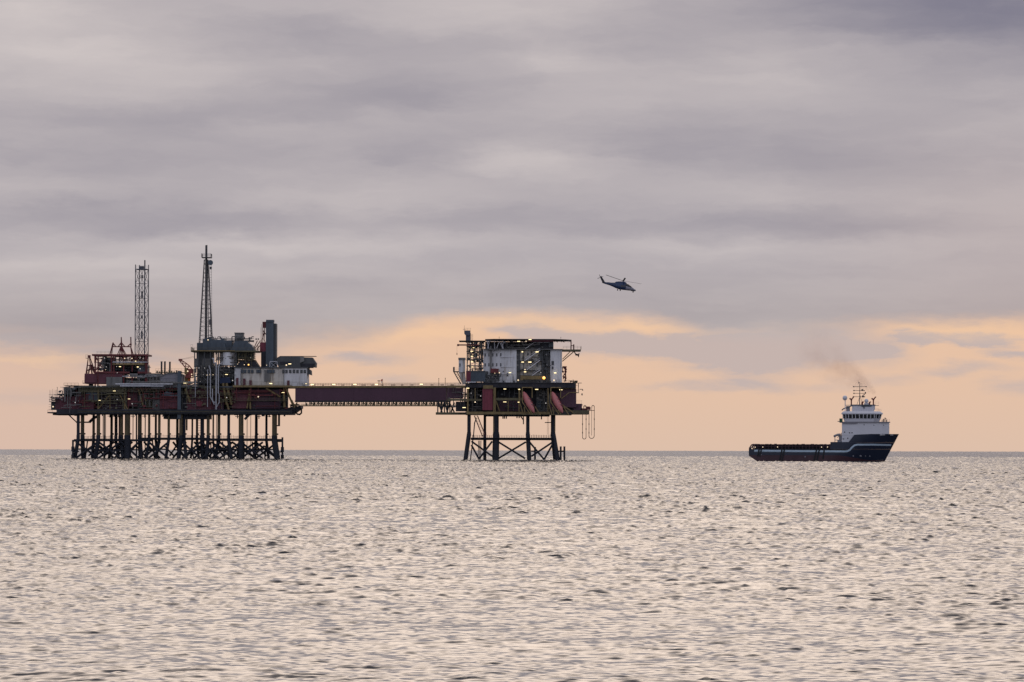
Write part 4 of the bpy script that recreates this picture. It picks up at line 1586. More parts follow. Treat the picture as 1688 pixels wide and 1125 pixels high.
for px, py, k, w_ in ((832.5, 642.5, 'tube', 7), (856, 643, 'tube', 5), (884.5, 643, 'tube', 6.5), (924, 643.5, 'tube', 6.5), (832.5, 663.6, 'tube', 7), (766, 673, 'tube', 6), (772, 641.3, 'tube', 6), (793, 654, 'cool', 2.2), (777.5, 649.5, 'cool', 2), (784, 664, 'warm', 2.6), (899.5, 665.5, 'cool', 2.8), (764, 649.5, 'cool', 1.8), (855, 664, 'tube', 4)):
    lamp(Q, ap, px, py, -15.9, k, w_, 1.4)

# ---------------------------------------------------------------- accommodation block
ab = Q.thing('accommodation_block', 'white accommodation block with angled walls, small dark windows and lit outside stairs', 'building', 850, 632)
plan = [(797, 6), (804, -6), (851, -12.5), (852, 10), (797, 10)]
mb = MB()
mb.plan([(Q.x(a), b) for a, b in [(797, 10), (797, -8), (824, -11.5), (851.5, -12), (851.5, 10)]], Q.z(631.8), Q.z(577))
x0 = 800
for x in (803, 810, 816, 822.4, 831.5, 838, 845):
    yy = -8 - 3.5 * (x - 797) / 27 if x < 824 else -11.5 - .5 * (x - 824) / 27.5
    Q.b(mb, x, x + .25, 578, 631, yy - .08, yy + .3)
for y in (590, 606, 618):
    Q.b(mb, 824.5, 851, y, y + .25, -12.1, -11.4)
part(ab, 'wall', mb, M['white'])
mb = MB()
Q.b(mb, 849.5, 895, 577.5, 631.8, -9.7, 10)
part(ab, 'stairwell_wall', mb, M['grey'])
mb = MB()
Q.b(mb, 851.6, 857.5, 578, 614, -10.6, -9.5)
part(ab, 'stairwell_wall', mb, M['dgrey'])
mb = MB()
Q.b(mb, 857.5, 892, 578, 620, -10.0, -9.6)
part(ab, 'stairwell_lining', mb, M['cream'])
mb = MB()
Q.b(mb, 907, 926, 577.5, 631.8, -12, 8)
for x in (913, 919.5):
    Q.b(mb, x, x + .25, 578, 631, -12.08, -11.8)
part(ab, 'wall', mb, M['white'])
mb = MB()
Q.b(mb, 893, 907.2, 577.5, 631.8, -9.9, 8)
part(ab, 'wall', mb, M['grey'])


def wall_y(px):
    return -8 - 3.5 * (px - 797) / 27 if px < 824 else -11.5 - .5 * (px - 824) / 27.5


def win(px, py, w_, h_, yy, mk='glass'):
    mb = MB()
    Q.b(mb, px - w_ / 2 - .35, px + w_ / 2 + .35, py - h_ / 2 - .4, py + h_ / 2 + .4, yy - .09, yy + .25)
    f = part(ab, 'window', mb, M['shipg'])
    mb = MB()
    Q.b(mb, px - w_ / 2, px + w_ / 2, py - h_ / 2, py + h_ / 2, yy - .15, yy + .1)
    part(ab, 'pane', mb, M[mk], parent=f)


for y in (586.2, 602.5):
    for x in (800, 806.3, 812.8, 819.2, 825.6):
        win(x, y, 1.7, 4.6, wall_y(x) - (.1 if x < 802 else 0))
win(825.8, 619.5, 1.6, 5.4, wall_y(825.8))
win(836.8, 619, 2.6, 4.8, wall_y(837))
win(830, 613.5, 1.2, 1.4, wall_y(830))
for x, y, w_, h_ in ((870, 585, 2.4, 4), (874, 601.5, 2.8, 5), (885.5, 602.5, 2.4, 6), (863, 601, 1.6, 4)):
    win(x, y, w_, h_, -10.05)
for x, y in ((853.3, 586), (853.3, 594.5), (853.3, 603)):
    mb = MB()
    Q.t(mb, (x, y, -10.8), (x, y, -10.5), 1.7 * Q.s, 12)
    part(ab, 'porthole', mb, M['grey'])
win(910.8, 599.5, 3.4, 6, -12.1, 'dgrey')
win(910.5, 607.5, 2.4, 4, -12.1, 'dgrey')
# outside stairs and landings
for y in (595.6, 611, 619.5):
    mb = MB()
    Q.b(mb, 857, 893, y, y + .9, -12.4, -9.9)
    mb.rail(Q.p(857, y, -12.4), Q.p(893, y, -12.4), h=1.1, step=1.2, r=.05)
    part(ab, 'landing', mb, M['dgrey'])
for a, b in (((864.5, 596), (890, 578.5)), ((868, 611), (890, 595)), ((877, 620), (890, 611))):
    mb = MB()
    for d in (-13, -12):
        Q.t(mb, a + (d,), b + (d,), .24, 4)
        Q.t(mb, (a[0], a[1] - 3.5, d), (b[0], b[1] - 3.5, d), .07, 4)
    n = 14
    for k in range(n + 1):
        q = [a[i] + (b[i] - a[i]) * k / n for i in (0, 1)]
        Q.b(mb, q[0] - .5, q[0] + .5, q[1], q[1] + .25, -13, -12)
    part(ab, 'stair', mb, M['shipw'])
mb = MB()
for x in (863.2, 894):
    Q.t(mb, (x, 577, -12.7), (x, 632, -12.7), .18, 5)
Q.t(mb, (888.6, 578, -13), (893.5, 578, -13), .25, 5)
Q.b(mb, 889, 893, 579, 596, -11.5, -9.8)
part(ab, 'stair_frame', mb, M['dgrey'])
mb = clutter(Q, 893, 908, 580, 630, -12, -10.2, 46, 220)
part(ab, 'pipework', mb, M['dgrey'])
for x, y in ((900.5, 586), (901.5, 603)):
    mb = MB()
    mb.ball(Q.p(x, y, -11.6), 1.9 * Q.s, 10, 7)
    part(ab, 'vent_cowl', mb, M['grey'], smooth=True)
mb = clutter(Q, 925, 934, 605, 631, -10, -5, 34, 221)
part(ab, 'side_equipment', mb, M['rigred'])
mb = clutter(Q, 858, 893, 580, 620, -11, -10.2, 14, 223)
part(ab, 'pipework', mb, M['pipe'])
mb = clutter(Q, 832, 912, 565, 577, -12, -8, 70, 224)
part(ab, 'roof_pipework', mb, M['grey'])
mb = clutter(Q, 800, 830, 557, 563, -6, 4, 0, 225)
for x in (806, 829, 846, 862, 898, 905):
    mb.box(Q.x(x), Q.x(x + 3), -12.2, -11.9, Q.z(631), Q.z(628.5))
    mb.tube(Q.p(x, 631, -12.3), Q.p(x, 620, -12.3), .12, 5)
part(ab, 'wall_fitting', mb, M['dgrey'])
# roof void with struts holding the helideck
mb = MB()
Q.b(mb, 800, 912, 564.5, 577.6, -7, 8)
part(ab, 'roof_void', mb, M['under'])
mb = MB()
Q.b(mb, 798, 927, 576.6, 577.8, -13, 10)
part(ab, 'roof_slab', mb, M['grey'])
mb = MB()
Q.b(mb, 882, 912, 566, 577, -11, -6)
part(ab, 'plant_room', mb, M['under'])
mb = MB()
Q.b(mb, 904, 912, 565.4, 573, -11.6, -6)
part(ab, 'vent_box', mb, M['bluegrey'])
mb = MB()
for a, b in (((803, 564), (806, 576)), ((807, 564), (804, 576)), ((819, 576), (823, 564)), ((823, 564), (829, 576)), ((826, 564), (830, 576)), ((830, 564), (828, 576)), ((815, 564), (816, 576)), ((866, 576), (882, 565)), ((882, 566), (905, 566))):
    Q.t(mb, a + (-12,), b + (-11.6,), .17, 5)
Q.b(mb, 802, 831, 563.6, 564.6, -12.6, -11.6)
mb.ball(Q.p(832, 565.4, -12), .5, 8, 6)
part(ab, 'strut_frame', mb, M['shipw'])
mb = MB()
Q.t(mb, (809.4, 572, -10.4), (809.4, 631, -11), .36, 8)
Q.t(mb, (863.4, 566, -13.6), (863.4, 632, -13.6), .05, 4)
part(ab, 'downpipe', mb, M['grey'])
mb = MB()
Q.b(mb, 809, 822, 609, 616, -14, -10)
part(ab, 'walkway_shelter', mb, M['rigred'])
mb = clutter(Q, 801, 824, 614, 631, -14, -11.5, 50, 222)
part(ab, 'walkway_equipment', mb, M['dgrey'])
mb = MB()
mb.rail(Q.p(800, 631.4, -14.2), Q.p(938, 631.4, -14.2), h=1.2, step=1.5)
part(ab, 'walkway_railing', mb, M['grey'])
# right balcony
mb = MB()
Q.b(mb, 895, 957, 577, 579.8, -10, 4)
part(ab, 'balcony', mb, M['oliv'])
mb = MB()
Q.t(mb, (927, 593, -9), (940, 580, -9), .2, 5)
Q.t(mb, (927, 596, -4), (946, 580, -9), .22, 5)
part(ab, 'balcony_brace', mb, M['yel'])
mb = MB()
mb.rails([Q.p(928, 577, -10), Q.p(957.5, 577, -10), Q.p(957.5, 577, 4)], h=1.5, r=.05)
part(ab, 'balcony_railing', mb, M['rail'])
mb = MB()
Q.b(mb, 940.2, 941.8, 563, 577, -8, -7)
Q.b(mb, 944.4, 946.4, 568.5, 577, -8, -6.8)
Q.b(mb, 940, 946, 570, 571, -8, -7)
part(ab, 'balcony_davit', mb, M['rigred'])
mb = MB()
Q.t(mb, (948, 585, -7), (953, 586, -7), 1.6 * Q.s, 8)
Q.t(mb, (953, 586, -7), (954.4, 586.2, -7), 3.6 * Q.s, 12)
Q.t(mb, (946, 580, -7), (949, 585, -7), .25, 5)
part(ab, 'searchlight', mb, M['under'])
for px, py, k, w_ in ((861, 581.5, 'tube', 4), (885, 581.5, 'tube', 5), (861.5, 598.2, 'tube', 5.6), (873.3, 598.2, 'tube', 6.4), (865.5, 614.2, 'tube', 4.6), (840.7, 615.6, 'tube', 6.6), (914.8, 615.8, 'tube', 6), (823.5, 615.8, 'warm', 3), (816, 616.5, 'warm', 1.8),
                      (865.3, 610.6, 'warm', 3.4), (891.3, 615.4, 'cool', 2.2), (854.2, 627.8, 'warm', 4.0), (912.8, 628, 'warm', 3.8)):
    lamp(Q, ab, px, py, -13.4, k, w_, 1.7)
amb = lamp(Q, ab, 896.3, 624.2, -15.6, 'amber', 6.2)

# helideck
hd = Q.thing('helideck', 'flat dark helideck plate spanning the roof of the white accommodation block', 'helideck', 850, 563)
mb = MB()
n = 8
Q.b(mb, 757, 800, 562.6, 563.8, -8, 10)
mb.plan([(Q.x(a), b) for a, b in [(800, -11), (815, -16), (912, -16), (931, -10), (942, -3), (942, 8), (930, 16), (812, 16), (800, 10)]], Q.z(562.0), Q.z(560.5))
part(hd, 'deck_plate', mb, M['under'])
mb = MB()
mb.plan([(Q.x(a), b) for a, b in [(868, -15), (912, -15), (912, -5), (868, -5)]], Q.z(564.6), Q.z(562.2))
part(hd, 'edge_beam', mb, M['maroon'])
mb = MB()
for x in range(804, 940, 11):
    Q.t(mb, (x, 562, -9), (x, 565.5, -9), .12, 4)
    Q.t(mb, (x, 562, -14 if x < 912 else -6), (x + 5, 565.2, -8), .14, 4)
for x in (823, 924):
    Q.t(mb, (x, 561, -12), (x, 557.3, -12), .09, 4)
    mb.ball(Q.p(x, 557.3, -12), .18, 6, 4)
part(hd, 'under_frame', mb, M['under'])
for px, py, w_ in ((854.8, 564.6, 6), (873.5, 561.6, 6)):
    lamp(Q, hd, px, py, -16.3, 'tube', w_, 1.5)
lamp(Q, hd, 867, 564.4, -16.2, 'warm', 2.2)

# left lattice tower with platform box on top
lt = Q.thing('access_tower', 'open steel access tower with lit landings and lookout box beside the white block', 'tower', 780, 634, -4)
legs, br = [MB() for _ in range(4)], MB()
lattice(legs, br, Q.x(782), -4, Q.z(634), Q.z(563), 11.5 * Q.s, 11.5 * Q.s, 7, .28, .13, 'K')
for l in legs:
    part(lt, 'leg', l, M['pipe'])
part(lt, 'bracing', br, M['mast'])
mb = MB()
for y in (563, 571.5, 580, 594, 604, 612.6):
    Q.b(mb, 769, 800, y, y + .8, -7.6, -.6)
mb.rail(Q.p(769, 612.6, -7.6), Q.p(800, 612.6, -7.6))
mb.rail(Q.p(769, 594, -7.6), Q.p(800, 594, -7.6))
part(lt, 'landing', mb, M['dgrey'])
mb = clutter(Q, 770, 798, 564, 612, -7.4, -3, 120, 230)
part(lt, 'pipework', mb, M['dgrey'])
mb = MB()
for x in (776, 783.5, 790):
    Q.t(mb, (x, 566, -7.8), (x, 612, -7.8), .22, 5)
part(lt, 'standpipe', mb, M['grey'])
mb = MB()
Q.b(mb, 768, 776, 550, 566, -6, -3)
Q.pr(mb, [(765.5, 546), (775.5, 546), (775.5, 552), (773, 554), (768, 554), (765.5, 551)], -7, -2)
Q.t(mb, (765.6, 546, -6), (765.6, 537.5, -6), .07, 4)
Q.t(mb, (763, 544.4, -6), (768, 544.4, -6), .07, 4)
mb.rail(Q.p(765, 546, -7), Q.p(776, 546, -7), h=1.1)
for x in (776.8, 779.4):
    Q.t(mb, (x, 552, -4), (x, 566, -4), .07, 4)
for y in range(552, 566, 2):
    Q.t(mb, (776.8, y, -4), (779.4, y, -4), .06, 4)
part(lt, 'lookout_box', mb, M['mast'])
mb = MB()
Q.b(mb, 755, 790, 569, 571, -9, -7.6)
Q.b(mb, 754, 757, 568.6, 571.8, -9.2, -7.4)
part(lt, 'hoist_beam', mb, M['rigred'])
mb = MB()
Q.t(mb, (753.7, 571, -8.2), (753.7, 583, -8.2), .05, 4)
Q.t(mb, (753.7, 583, -8.2), (753.7, 586.5, -8.2), .20, 6)
part(lt, 'hoist_hook', mb, M['black'])
for px, py, w_ in ((778.5, 597.5, 6), (778.5, 588.6, 5), (779, 606, 3), (779.5, 613.8, 5), (778, 580.5, 4.5), (781, 574.5, 4)):
    lamp(Q, lt, px, py, -8.4, 'tube', w_, 1.2)
for px, py in ((775.6, 567.4), (771.4, 601.6), (768, 627), (769.5, 590)):
    lamp(Q, lt, px, py, -8.4, 'cool', 1.8)

# white side cabin on a sloping bracket
sc = Q.thing('side_cabin', 'narrow white cabin with one window on a sloping bracket beside the access tower', 'cabin', 762, 634, -6)
mb = MB()
Q.b(mb, 756.6, 767, 594, 615, -10, 0)
part(sc, 'wall', mb, M['white'])
mb = MB()
Q.b(mb, 756, 767.6, 591, 594.2, -10.5, .5)
part(sc, 'roof', mb, M['grey'])
mb = MB()
Q.b(mb, 758, 759.6, 600.5, 605.5, -10.15, -9.9)
part(sc, 'window', mb, M['glass'])
mb = MB()
Q.pr(mb, [(756.6, 615), (767, 615), (769, 634), (763, 634)], -9.4, -1)
part(sc, 'bracket', mb, M['cream'])
mb = MB()
Q.t(mb, (748.5, 614, -8), (760, 634, -8), .26, 5)
Q.t(mb, (754, 614, -8), (762, 630, -8), .2, 5)
for k in range(7):
    Q.t(mb, (749.5 + k * 1.6, 616 + k * 2.7, -8), (754.6 + k * 1.2, 615.5 + k * 2.2, -8), .13, 4)
Q.b(mb, 747.5, 757, 613, 614.2, -10, -2)
mb.rail(Q.p(747.5, 613, -10), Q.p(756.6, 613, -10), h=1.5)
Q.b(mb, 747.4, 750, 606, 612.8, -8, -6)
part(sc, 'escape_stair', mb, M['flare'])

# container
cn = Q.thing('shipping_container', 'blue-grey corrugated container with maroon end bay under the access tower', 'container', 785, 633, -13)
for a, b, mk in ((769, 776.5, 'red'), (776.5, 787, 'bluegrey'), (787, 800.5, 'bluegrey')):
    mb = MB()
    d = -15.4 if mk == 'red' else (-15.2 if a < 780 else -15)
    Q.b(mb, a, b, 613.6, 630.6, d, -9)
    for x in np.arange(a + .8, b - .5, 1.3):
        Q.b(mb, x, x + .6, 614.6, 629.6, d - .08, d + .1)
    part(cn, 'side_panel', mb, M[mk])
mb = MB()
Q.b(mb, 769, 800.5, 612.6, 613.6, -15.6, -8.8)
part(cn, 'top_rail', mb, M['grey'])
mb = MB()
Q.b(mb, 771, 785, 630.6, 632, -15.6, -9)
part(cn, 'base_rail', mb, M['shipw'])

# yellow deck crane boom
yc = Q.thing('deck_crane_boom', 'stowed ochre crane boom lying in front of the outside stairs', 'crane boom', 878, 628, -14)
mb = MB()
Q.b(mb, 859, 896, 620.6, 626.6, -15, -13.6)
Q.b(mb, 858, 862, 620, 628, -15.3, -13.3)
part(yc, 'boom', mb, M['yel'])
mb = MB()
Q.t(mb, (893, 632, -14.3), (893, 626, -14.3), .8, 10)
Q.b(mb, 889, 898, 626.2, 628.4, -15, -13)
Q.b(mb, 861, 863, 626, 632, -14.6, -14)
part(yc, 'rest_post', mb, M['dgrey'])

# lifeboats and their davit frames
for k, (cxp, lab, dlab) in enumerate(((872, 'red freefall lifeboat tilted nose down in the davit nearer the bridge', 'ochre davit frame around the lifeboat nearer the bridge'), (918.5, 'red freefall lifeboat tilted nose down near the hanging hoses', 'ochre davit frame around the lifeboat near the hanging hoses'))):
    lb = Q.thing('lifeboat', lab, 'lifeboat', cxp, 666, -17, 'two freefall lifeboats')
    a, b = Vector(Q.p(cxp - 9.6, 647.5, -17.5)), Vector(Q.p(cxp + 8.6, 681.5, -19.5))
    ax = (b - a).normalized()
    sx = Vector((0, 1, 0)) - ax * ax.y
    sx.normalize()
    up = sx.cross(ax)
    rings = []
    L_ = (b - a).length
    PROF = [(0, .45, .40), (.04, .85, .75), (.15, 1.25, 1.1), (.35, 1.5, 1.35), (.6, 1.5, 1.35), (.78, 1.25, 1.1), (.9, .8, .75), (.97, .4, .4), (1, .1, .1)]
    for t, w_, h_ in PROF:
        c_ = a + ax * (L_ * t)
        rings.append([tuple(c_ + sx * (1.62 * w_ * math.cos(q) * .62) + up * (1.75 * h_ * math.sin(q) * .62 * (1.15 if math.sin(q) > 0 else 1))) for q in np.linspace(0, 2 * math.pi, 15)[:-1]])
    mb = MB()
    mb.loft(rings)
    part(lb, 'hull', mb, M['boat'], smooth=True)
    if up.x < 0:
        up = -up
    mb = MB()
    for t in (.42, .56, .7):
        c_ = a + ax * (L_ * t) + up * 1.35 + Vector((0, -.55, 0))
        mb.box(c_.x - .42, c_.x + .42, c_.y - .35, c_.y + .3, c_.z - .42, c_.z + .42)
    part(lb, 'window', mb, M['rigred'])
    mb = MB()
    for t, s_ in ((.36, .4), (.5, .34), (.64, .4)):
        c_ = a + ax * (L_ * t) + up * .9 + Vector((0, -1.25, 0))
        mb.box(c_.x - s_ * .7, c_.x + s_ * .7, c_.y - .12, c_.y + .15, c_.z - s_ * .4, c_.z + s_ * .4)
    part(lb, 'grab_fitting', mb, M['grey'])
    dv = Q.thing('lifeboat_davit', dlab, 'davit', cxp, 684, -16, 'two lifeboat davit frames')
    for pts in ([(cxp - 11, 640), (cxp - 11, 664), (cxp + 3, 685)], [(cxp + 5, 640), (cxp + 5, 657)], [(cxp + 9.6, 671), (cxp + 18.5, 685)], [(cxp - 11.5, 640.2), (cxp + 5.4, 640.2)], [(cxp - 15, 648), (cxp - 15, 665), (cxp - 9, 685)], [(cxp - 8, 672), (cxp - 6, 685)], [(cxp + 1, 676), (cxp + 6, 684.5)]):
        mb = MB()
        Q.pp(mb, [q + (-19.6,) for q in pts], .27 if len(pts) > 1 else .2, 6)
        part(dv, 'beam', mb, M['yel'])
    mb = MB()
    for x in (cxp - 11, cxp + 5):
        Q.t(mb, (x, 640.4, -19.6), (x, 640.4, -13), .22, 5)
        Q.t(mb, (x, 648, -19.6), (x, 652, -13), .18, 5)
    Q.b(mb, cxp - 14, cxp + 18, 683.4, 684.6, -19.8, -13)
    part(dv, 'support', mb, M['oliv'])

# hanging hoses
for x0, x1, y1, lab in ((960, 965.8, 724, 'brown hose hanging in a long loop, nearer the platform legs'), (970.6, 979.2, 723, 'brown hose hanging in a long loop, farthest out from the platform legs')):
    hs = Q.thing('hanging_hose', lab, 'hose', (x0 + x1) / 2, 676, -9, 'two hoses hanging from the deck arm')
    r_ = (x1 - x0) / 2
    pts = [(x0, 674)] + [(x0, y) for y in (690, 706, y1 - r_)]
    pts += [((x0 + x1) / 2 - r_ * math.cos(t), y1 - r_ + r_ * math.sin(t)) for t in np.linspace(.4, math.pi - .4, 6)]
    pts += [(x1, y1 - r_), (x1, 700), (x1, 671)]
    pts += [(x1 - 2 + 2 * math.cos(t), 671 - 2.4 * math.sin(t)) for t in np.linspace(.5, math.pi, 5)] + [(x1 - 4, 674)]
    mb = MB()
    Q.pp(mb, [q + (-9,) for q in pts], .15, 6)
    part(hs, 'hose', mb, M['hose'])
    mb = MB()
    for x, y in ((x0, 698), (x0, 712), (x1, 690), (x1, 706)):
        Q.t(mb, (x, y, -9), (x, y + 3, -9), .24, 6)
    if x0 > 965:
        Q.t(mb, (975, 674, -8.6), (975, 718, -8.6), .10, 5)
    part(hs, 'coupling', mb, M['black'])

# ================================================================== supply ship, bow swung slightly towards the viewer
SMOKE_D = .46
V = Site(1357, 761.6, 1750)
YAW = R(-7)
ship = V.thing('supply_ship', 'offshore supply ship with dark navy hull, pale stripe and white wheelhouse forward', 'ship', 1357, 761.6, 0, None, YAW)
KX = 1 / math.cos(YAW)


def vx(px):
    return V.x(px) * KX


HB = 7.6
ZT = V.z(716)


def xend(z):        # raked stem
    return vx(1457) + (vx(1480.5) - vx(1457)) * max(-.15, z / ZT) ** 1.0 if z >= 0 else vx(1457) - .3 * (-z)


def beam(x, z):
    """half breadth of the hull: full amidships, fine at the waterline forward, flared at the rail"""
    t = max(0.0, min(1.0, z / ZT))
    xs = vx(1362) + (vx(1412) - vx(1362)) * t
    xe = xend(z)
    if x <= xs:
        b = HB
    else:
        u = min(1.0, (x - xs) / (xe - xs))
        b = HB * (1 - u ** (1.75 + 1.2 * t)) ** (.95 - .2 * t)
    if x < vx(1262):
        b *= .93 + .07 * (x - vx(1237)) / (vx(1262) - vx(1237))
    return max(0.02, b)


def keel(x):        # the bottom rises towards the transom
    a, b = vx(1237), vx(1258)
    return V.z(752) + (-1.2 - V.z(752)) * max(0, min(1, (x - a) / (b - a)))


def hull_mesh(x0f, ztopf, zbotf, nz, nx=70):
    mb = MB()
    rows = []
    for j in range(nz + 1):
        t = j / nz
        row = []
        for i in range(nx + 1):
            u = (i / nx)
            u = 1 - (1 - u) ** 1.5
            xa = x0f(t)
            zt = zbotf(xa) + (ztopf(xa) - zbotf(xa)) * t
            xe = xend(zt)
            x = xa + (xe - xa) * u
            z = zbotf(x) + (ztopf(x) - zbotf(x)) * t
            x = xa + (xend(z) - xa) * u
            row.append((x, beam(x, z), z))
        rows.append(row)
    n = nx + 1
    vs = [(x, -b, z) for r in rows for x, b, z in r] + [(x, b, z) for r in rows for x, b, z in r]
    o = n * (nz + 1)
    fs = []
    for j in range(nz):
        for i in range(nx):
            a = j * n + i
            fs.append((a, a + 1, a + n + 1, a + n))
            fs.append((o + a, o + a + n, o + a + n + 1, o + a + 1))
        fs.append((j * n, (j + 1) * n, o + (j + 1) * n, o + j * n))
    for i in range(nx):
        a = nz * n + i
        fs.append((a, a + 1, o + a + 1, o + a))
        fs.append((i, o + i, o + i + 1, i + 1))
    return mb.add(vs, fs)


def spart(name, mb, m, label=None, smooth=False, parent=None, kind=None):
    return part(ship, name, mb, m, label, smooth, parent, kind)


ZD = V.z(741)
ZB = V.z(751)
mb = hull_mesh(lambda t: vx(1237), lambda x: ZD, lambda x: max(keel(x), ZB - 2.2 * max(0, min(1, (x - vx(1385)) / 14))), 5)
spart('hull', mb, M['navy'], smooth=True)
mb = hull_mesh(lambda t: vx(1237.3), lambda x: max(keel(x) + .02, ZB - .02 - 2.2 * max(0, min(1, (x - vx(1385)) / 14))), keel, 4)
spart('boot_topping', mb, M['boot'], smooth=True)
mb = hull_mesh(lambda t: vx(1370), lambda x: V.z(730), lambda x: ZD + .02, 3)
spart('upper_hull', mb, M['navy'], smooth=True)
mb = hull_mesh(lambda t: vx(1399 + 10 * t), lambda x: V.z(717.2 - 1.3 * max(0, min(1, (x - vx(1410)) / (vx(1436) - vx(1410))))), lambda x: V.z(730) + .02, 4)
spart('forecastle', mb, M['navy'], smooth=True)


def side_strip(pts, h, out=.06, n=3):
    """a band painted as thin plating following the hull's starboard side"""
    mb = MB()
    q = []
    for (a, b), (c_, d) in zip(pts[:-1], pts[1:]):
        for k in range(n):
            q.append((a + (c_ - a) * k / n, b + (d - b) * k / n))
    q.append(pts[-1])
    rings = []
    for i, (px, py) in enumerate(q):
        j0, j1 = max(0, i - 1), min(len(q) - 1, i + 1)
        dx, dz = vx(q[j1][0]) - vx(q[j0][0]), V.z(q[j1][1]) - V.z(q[j0][1])
        l_ = math.hypot(dx, dz)
        nx_, nz_ = -dz / l_, dx / l_
        x, z = vx(px), V.z(py)
        ring = []
        for s_, o_ in ((-1, -.05), (-1, out), (1, out), (1, -.05)):
            xx, zz = x + nx_ * h / 2 * s_, z + nz_ * h / 2 * s_
            xx = min(xx, xend(zz) - .15)
            ring.append((xx, -beam(xx, zz) - o_, zz))
        rings.append(ring)
    return mb.loft(rings)


S1 = [(1246, 743.6), (1300, 744), (1360, 744.3), (1394, 744.5), (1398, 744), (1401.5, 742.2), (1405.5, 737.5), (1409, 734.6), (1413, 733.6), (1440, 733.5), (1460, 733.9), (1468, 734)]
spart('hull_stripe', side_strip(S1, .80), M['stripe'])
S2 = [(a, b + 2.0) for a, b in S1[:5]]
spart('lower_stripe', side_strip(S2, .5, .05), M['bluegrey'])  # narrower blue-grey band running just below the pale stripe
for a, b, y0, y1 in ((1254.3, 1251.5, 740, 753), (1258, 1255, 740, 753), (1291.5, 1287.5, 741, 760), (1295.3, 1291.5, 741, 760), (1347.5, 1343.5, 742, 760), (1352, 1348, 742, 760), (1360, 1358, 742, 757)):
    spart('fender_bar', side_strip([(a, y0), (b, y1)], .62, .26, 4), M['black'])
spart('fender_bar', side_strip([(1246, 741), (1395, 742)], .35, .16, 5), M['black'])
mb = MB()
for x, y in ((1252.3, 750), (1257, 750.3), (1407, 752), (1419.5, 752), (1418.3, 751.6), (1427, 752), (1433.5, 752), (1329, 753.5)):
    xx, zz = vx(x), V.z(y)
    f = MB()
    f.tube((xx, -beam(xx, zz) - .1, zz), (xx, -beam(xx, zz) + .2, zz), .32 if x < 1425 else .24, 8)
    spart('hull_mark', f, M['shipg'])

# cargo rail along the aft deck
mb = MB()
for sgn in (-1, 1):
    y = sgn * (HB - .5)
    mb.box(vx(1243), vx(1372), y - .5, y + .5, V.z(734.6), V.z(733))
    mb.box(vx(1246), vx(1372), y - .2, y + .2, V.z(737.4), V.z(736.6))
    for x in np.arange(1246, 1372, 5.6):
        mb.box(vx(x), vx(x + .8), y - .45, y + .45, ZD - .2, V.z(733.6))
spart('cargo_rail', mb, M['boot'])
mb = MB()
mb.box(vx(1246), vx(1372), -HB + 1.4, HB - 1.4, ZD - .05, V.z(733.6))
spart('cargo_deck_wall', mb, M['under'])
mb = MB()
for x in np.arange(1249, 1368, 7.4):
    h_ = random.uniform(.1, .5)
    mb.box(vx(x), vx(x + random.uniform(2, 6)), -HB + .2, -HB + 1.6, V.z(733.4), V.z(733.2) + h_ * .6)
spart('rail_fitting', mb, M['under'])
mb = MB()
for d in (-HB + .5, HB - .5):
    mb.pipe([(vx(1238.6), d, V.z(741)), (vx(1239.6), d, V.z(737)), (vx(1242), d, V.z(734)), (vx(1246), d, V.z(733.2))], .28, 6)
    mb.pipe([(vx(1241.6), d, V.z(741)), (vx(1243), d, V.z(737.2)), (vx(1246), d, V.z(735.6))], .2, 6)
spart('stern_gate_frame', mb, M['boot'])
mb = MB()
mb.box(vx(1237.2), vx(1241.5), -HB + .6, HB - .6, ZD - .1, V.z(738.2))
spart('stern_bulwark', mb, M['navy'])
for x, y in ((1247.5, 738), (1242.4, 740.4), (1260, 737.8), (1284, 737.6), (1355.8, 737.6), (1365.4, 737.4)):
    f = MB()
    f.ball((vx(x), -HB - .05, V.z(y)), .2, 8, 6)
    spart('deck_lamp', f, M['warm'])
mb = MB()
mb.box(vx(1370), vx(1402), -HB + .05, HB - .05, V.z(730.05), V.z(729.2))
spart('winch_deck', mb, M['navy'])

# superstructure
mb = MB()
mb.plan([(vx(1388.5), -6.4), (vx(1452), -6.4), (vx(1464.6), -4.2), (vx(1464.6), 4.2), (vx(1452), 6.4), (vx(1388.5), 6.4)], V.z(718), V.z(697.4))
mb.box(vx(1388.5), vx(1411), -6.3, 6.3, V.z(730), V.z(718.02))
for x in (1414.5, 1440):
    mb.box(vx(x), vx(x + .3), -6.44, -6.3, V.z(717), V.z(698))
spart('deckhouse', mb, M['shipw'])
mb = MB()
mb.plan([(vx(1384.6), -6.9), (vx(1453), -6.9), (vx(1466), -4.6), (vx(1466), 4.6), (vx(1453), 6.9), (vx(1384.6), 6.9)], V.z(697.4), V.z(695.8))
spart('bridge_deck', mb, M['shipg'])


def ring(xa, xb, w_, z, ch):
    a, b = vx(xa), vx(xb)
    return [(a, -w_, z), (b - ch, -w_, z), (b, -w_ + ch * .75, z), (b, w_ - ch * .75, z), (b - ch, w_, z), (a, w_, z)]


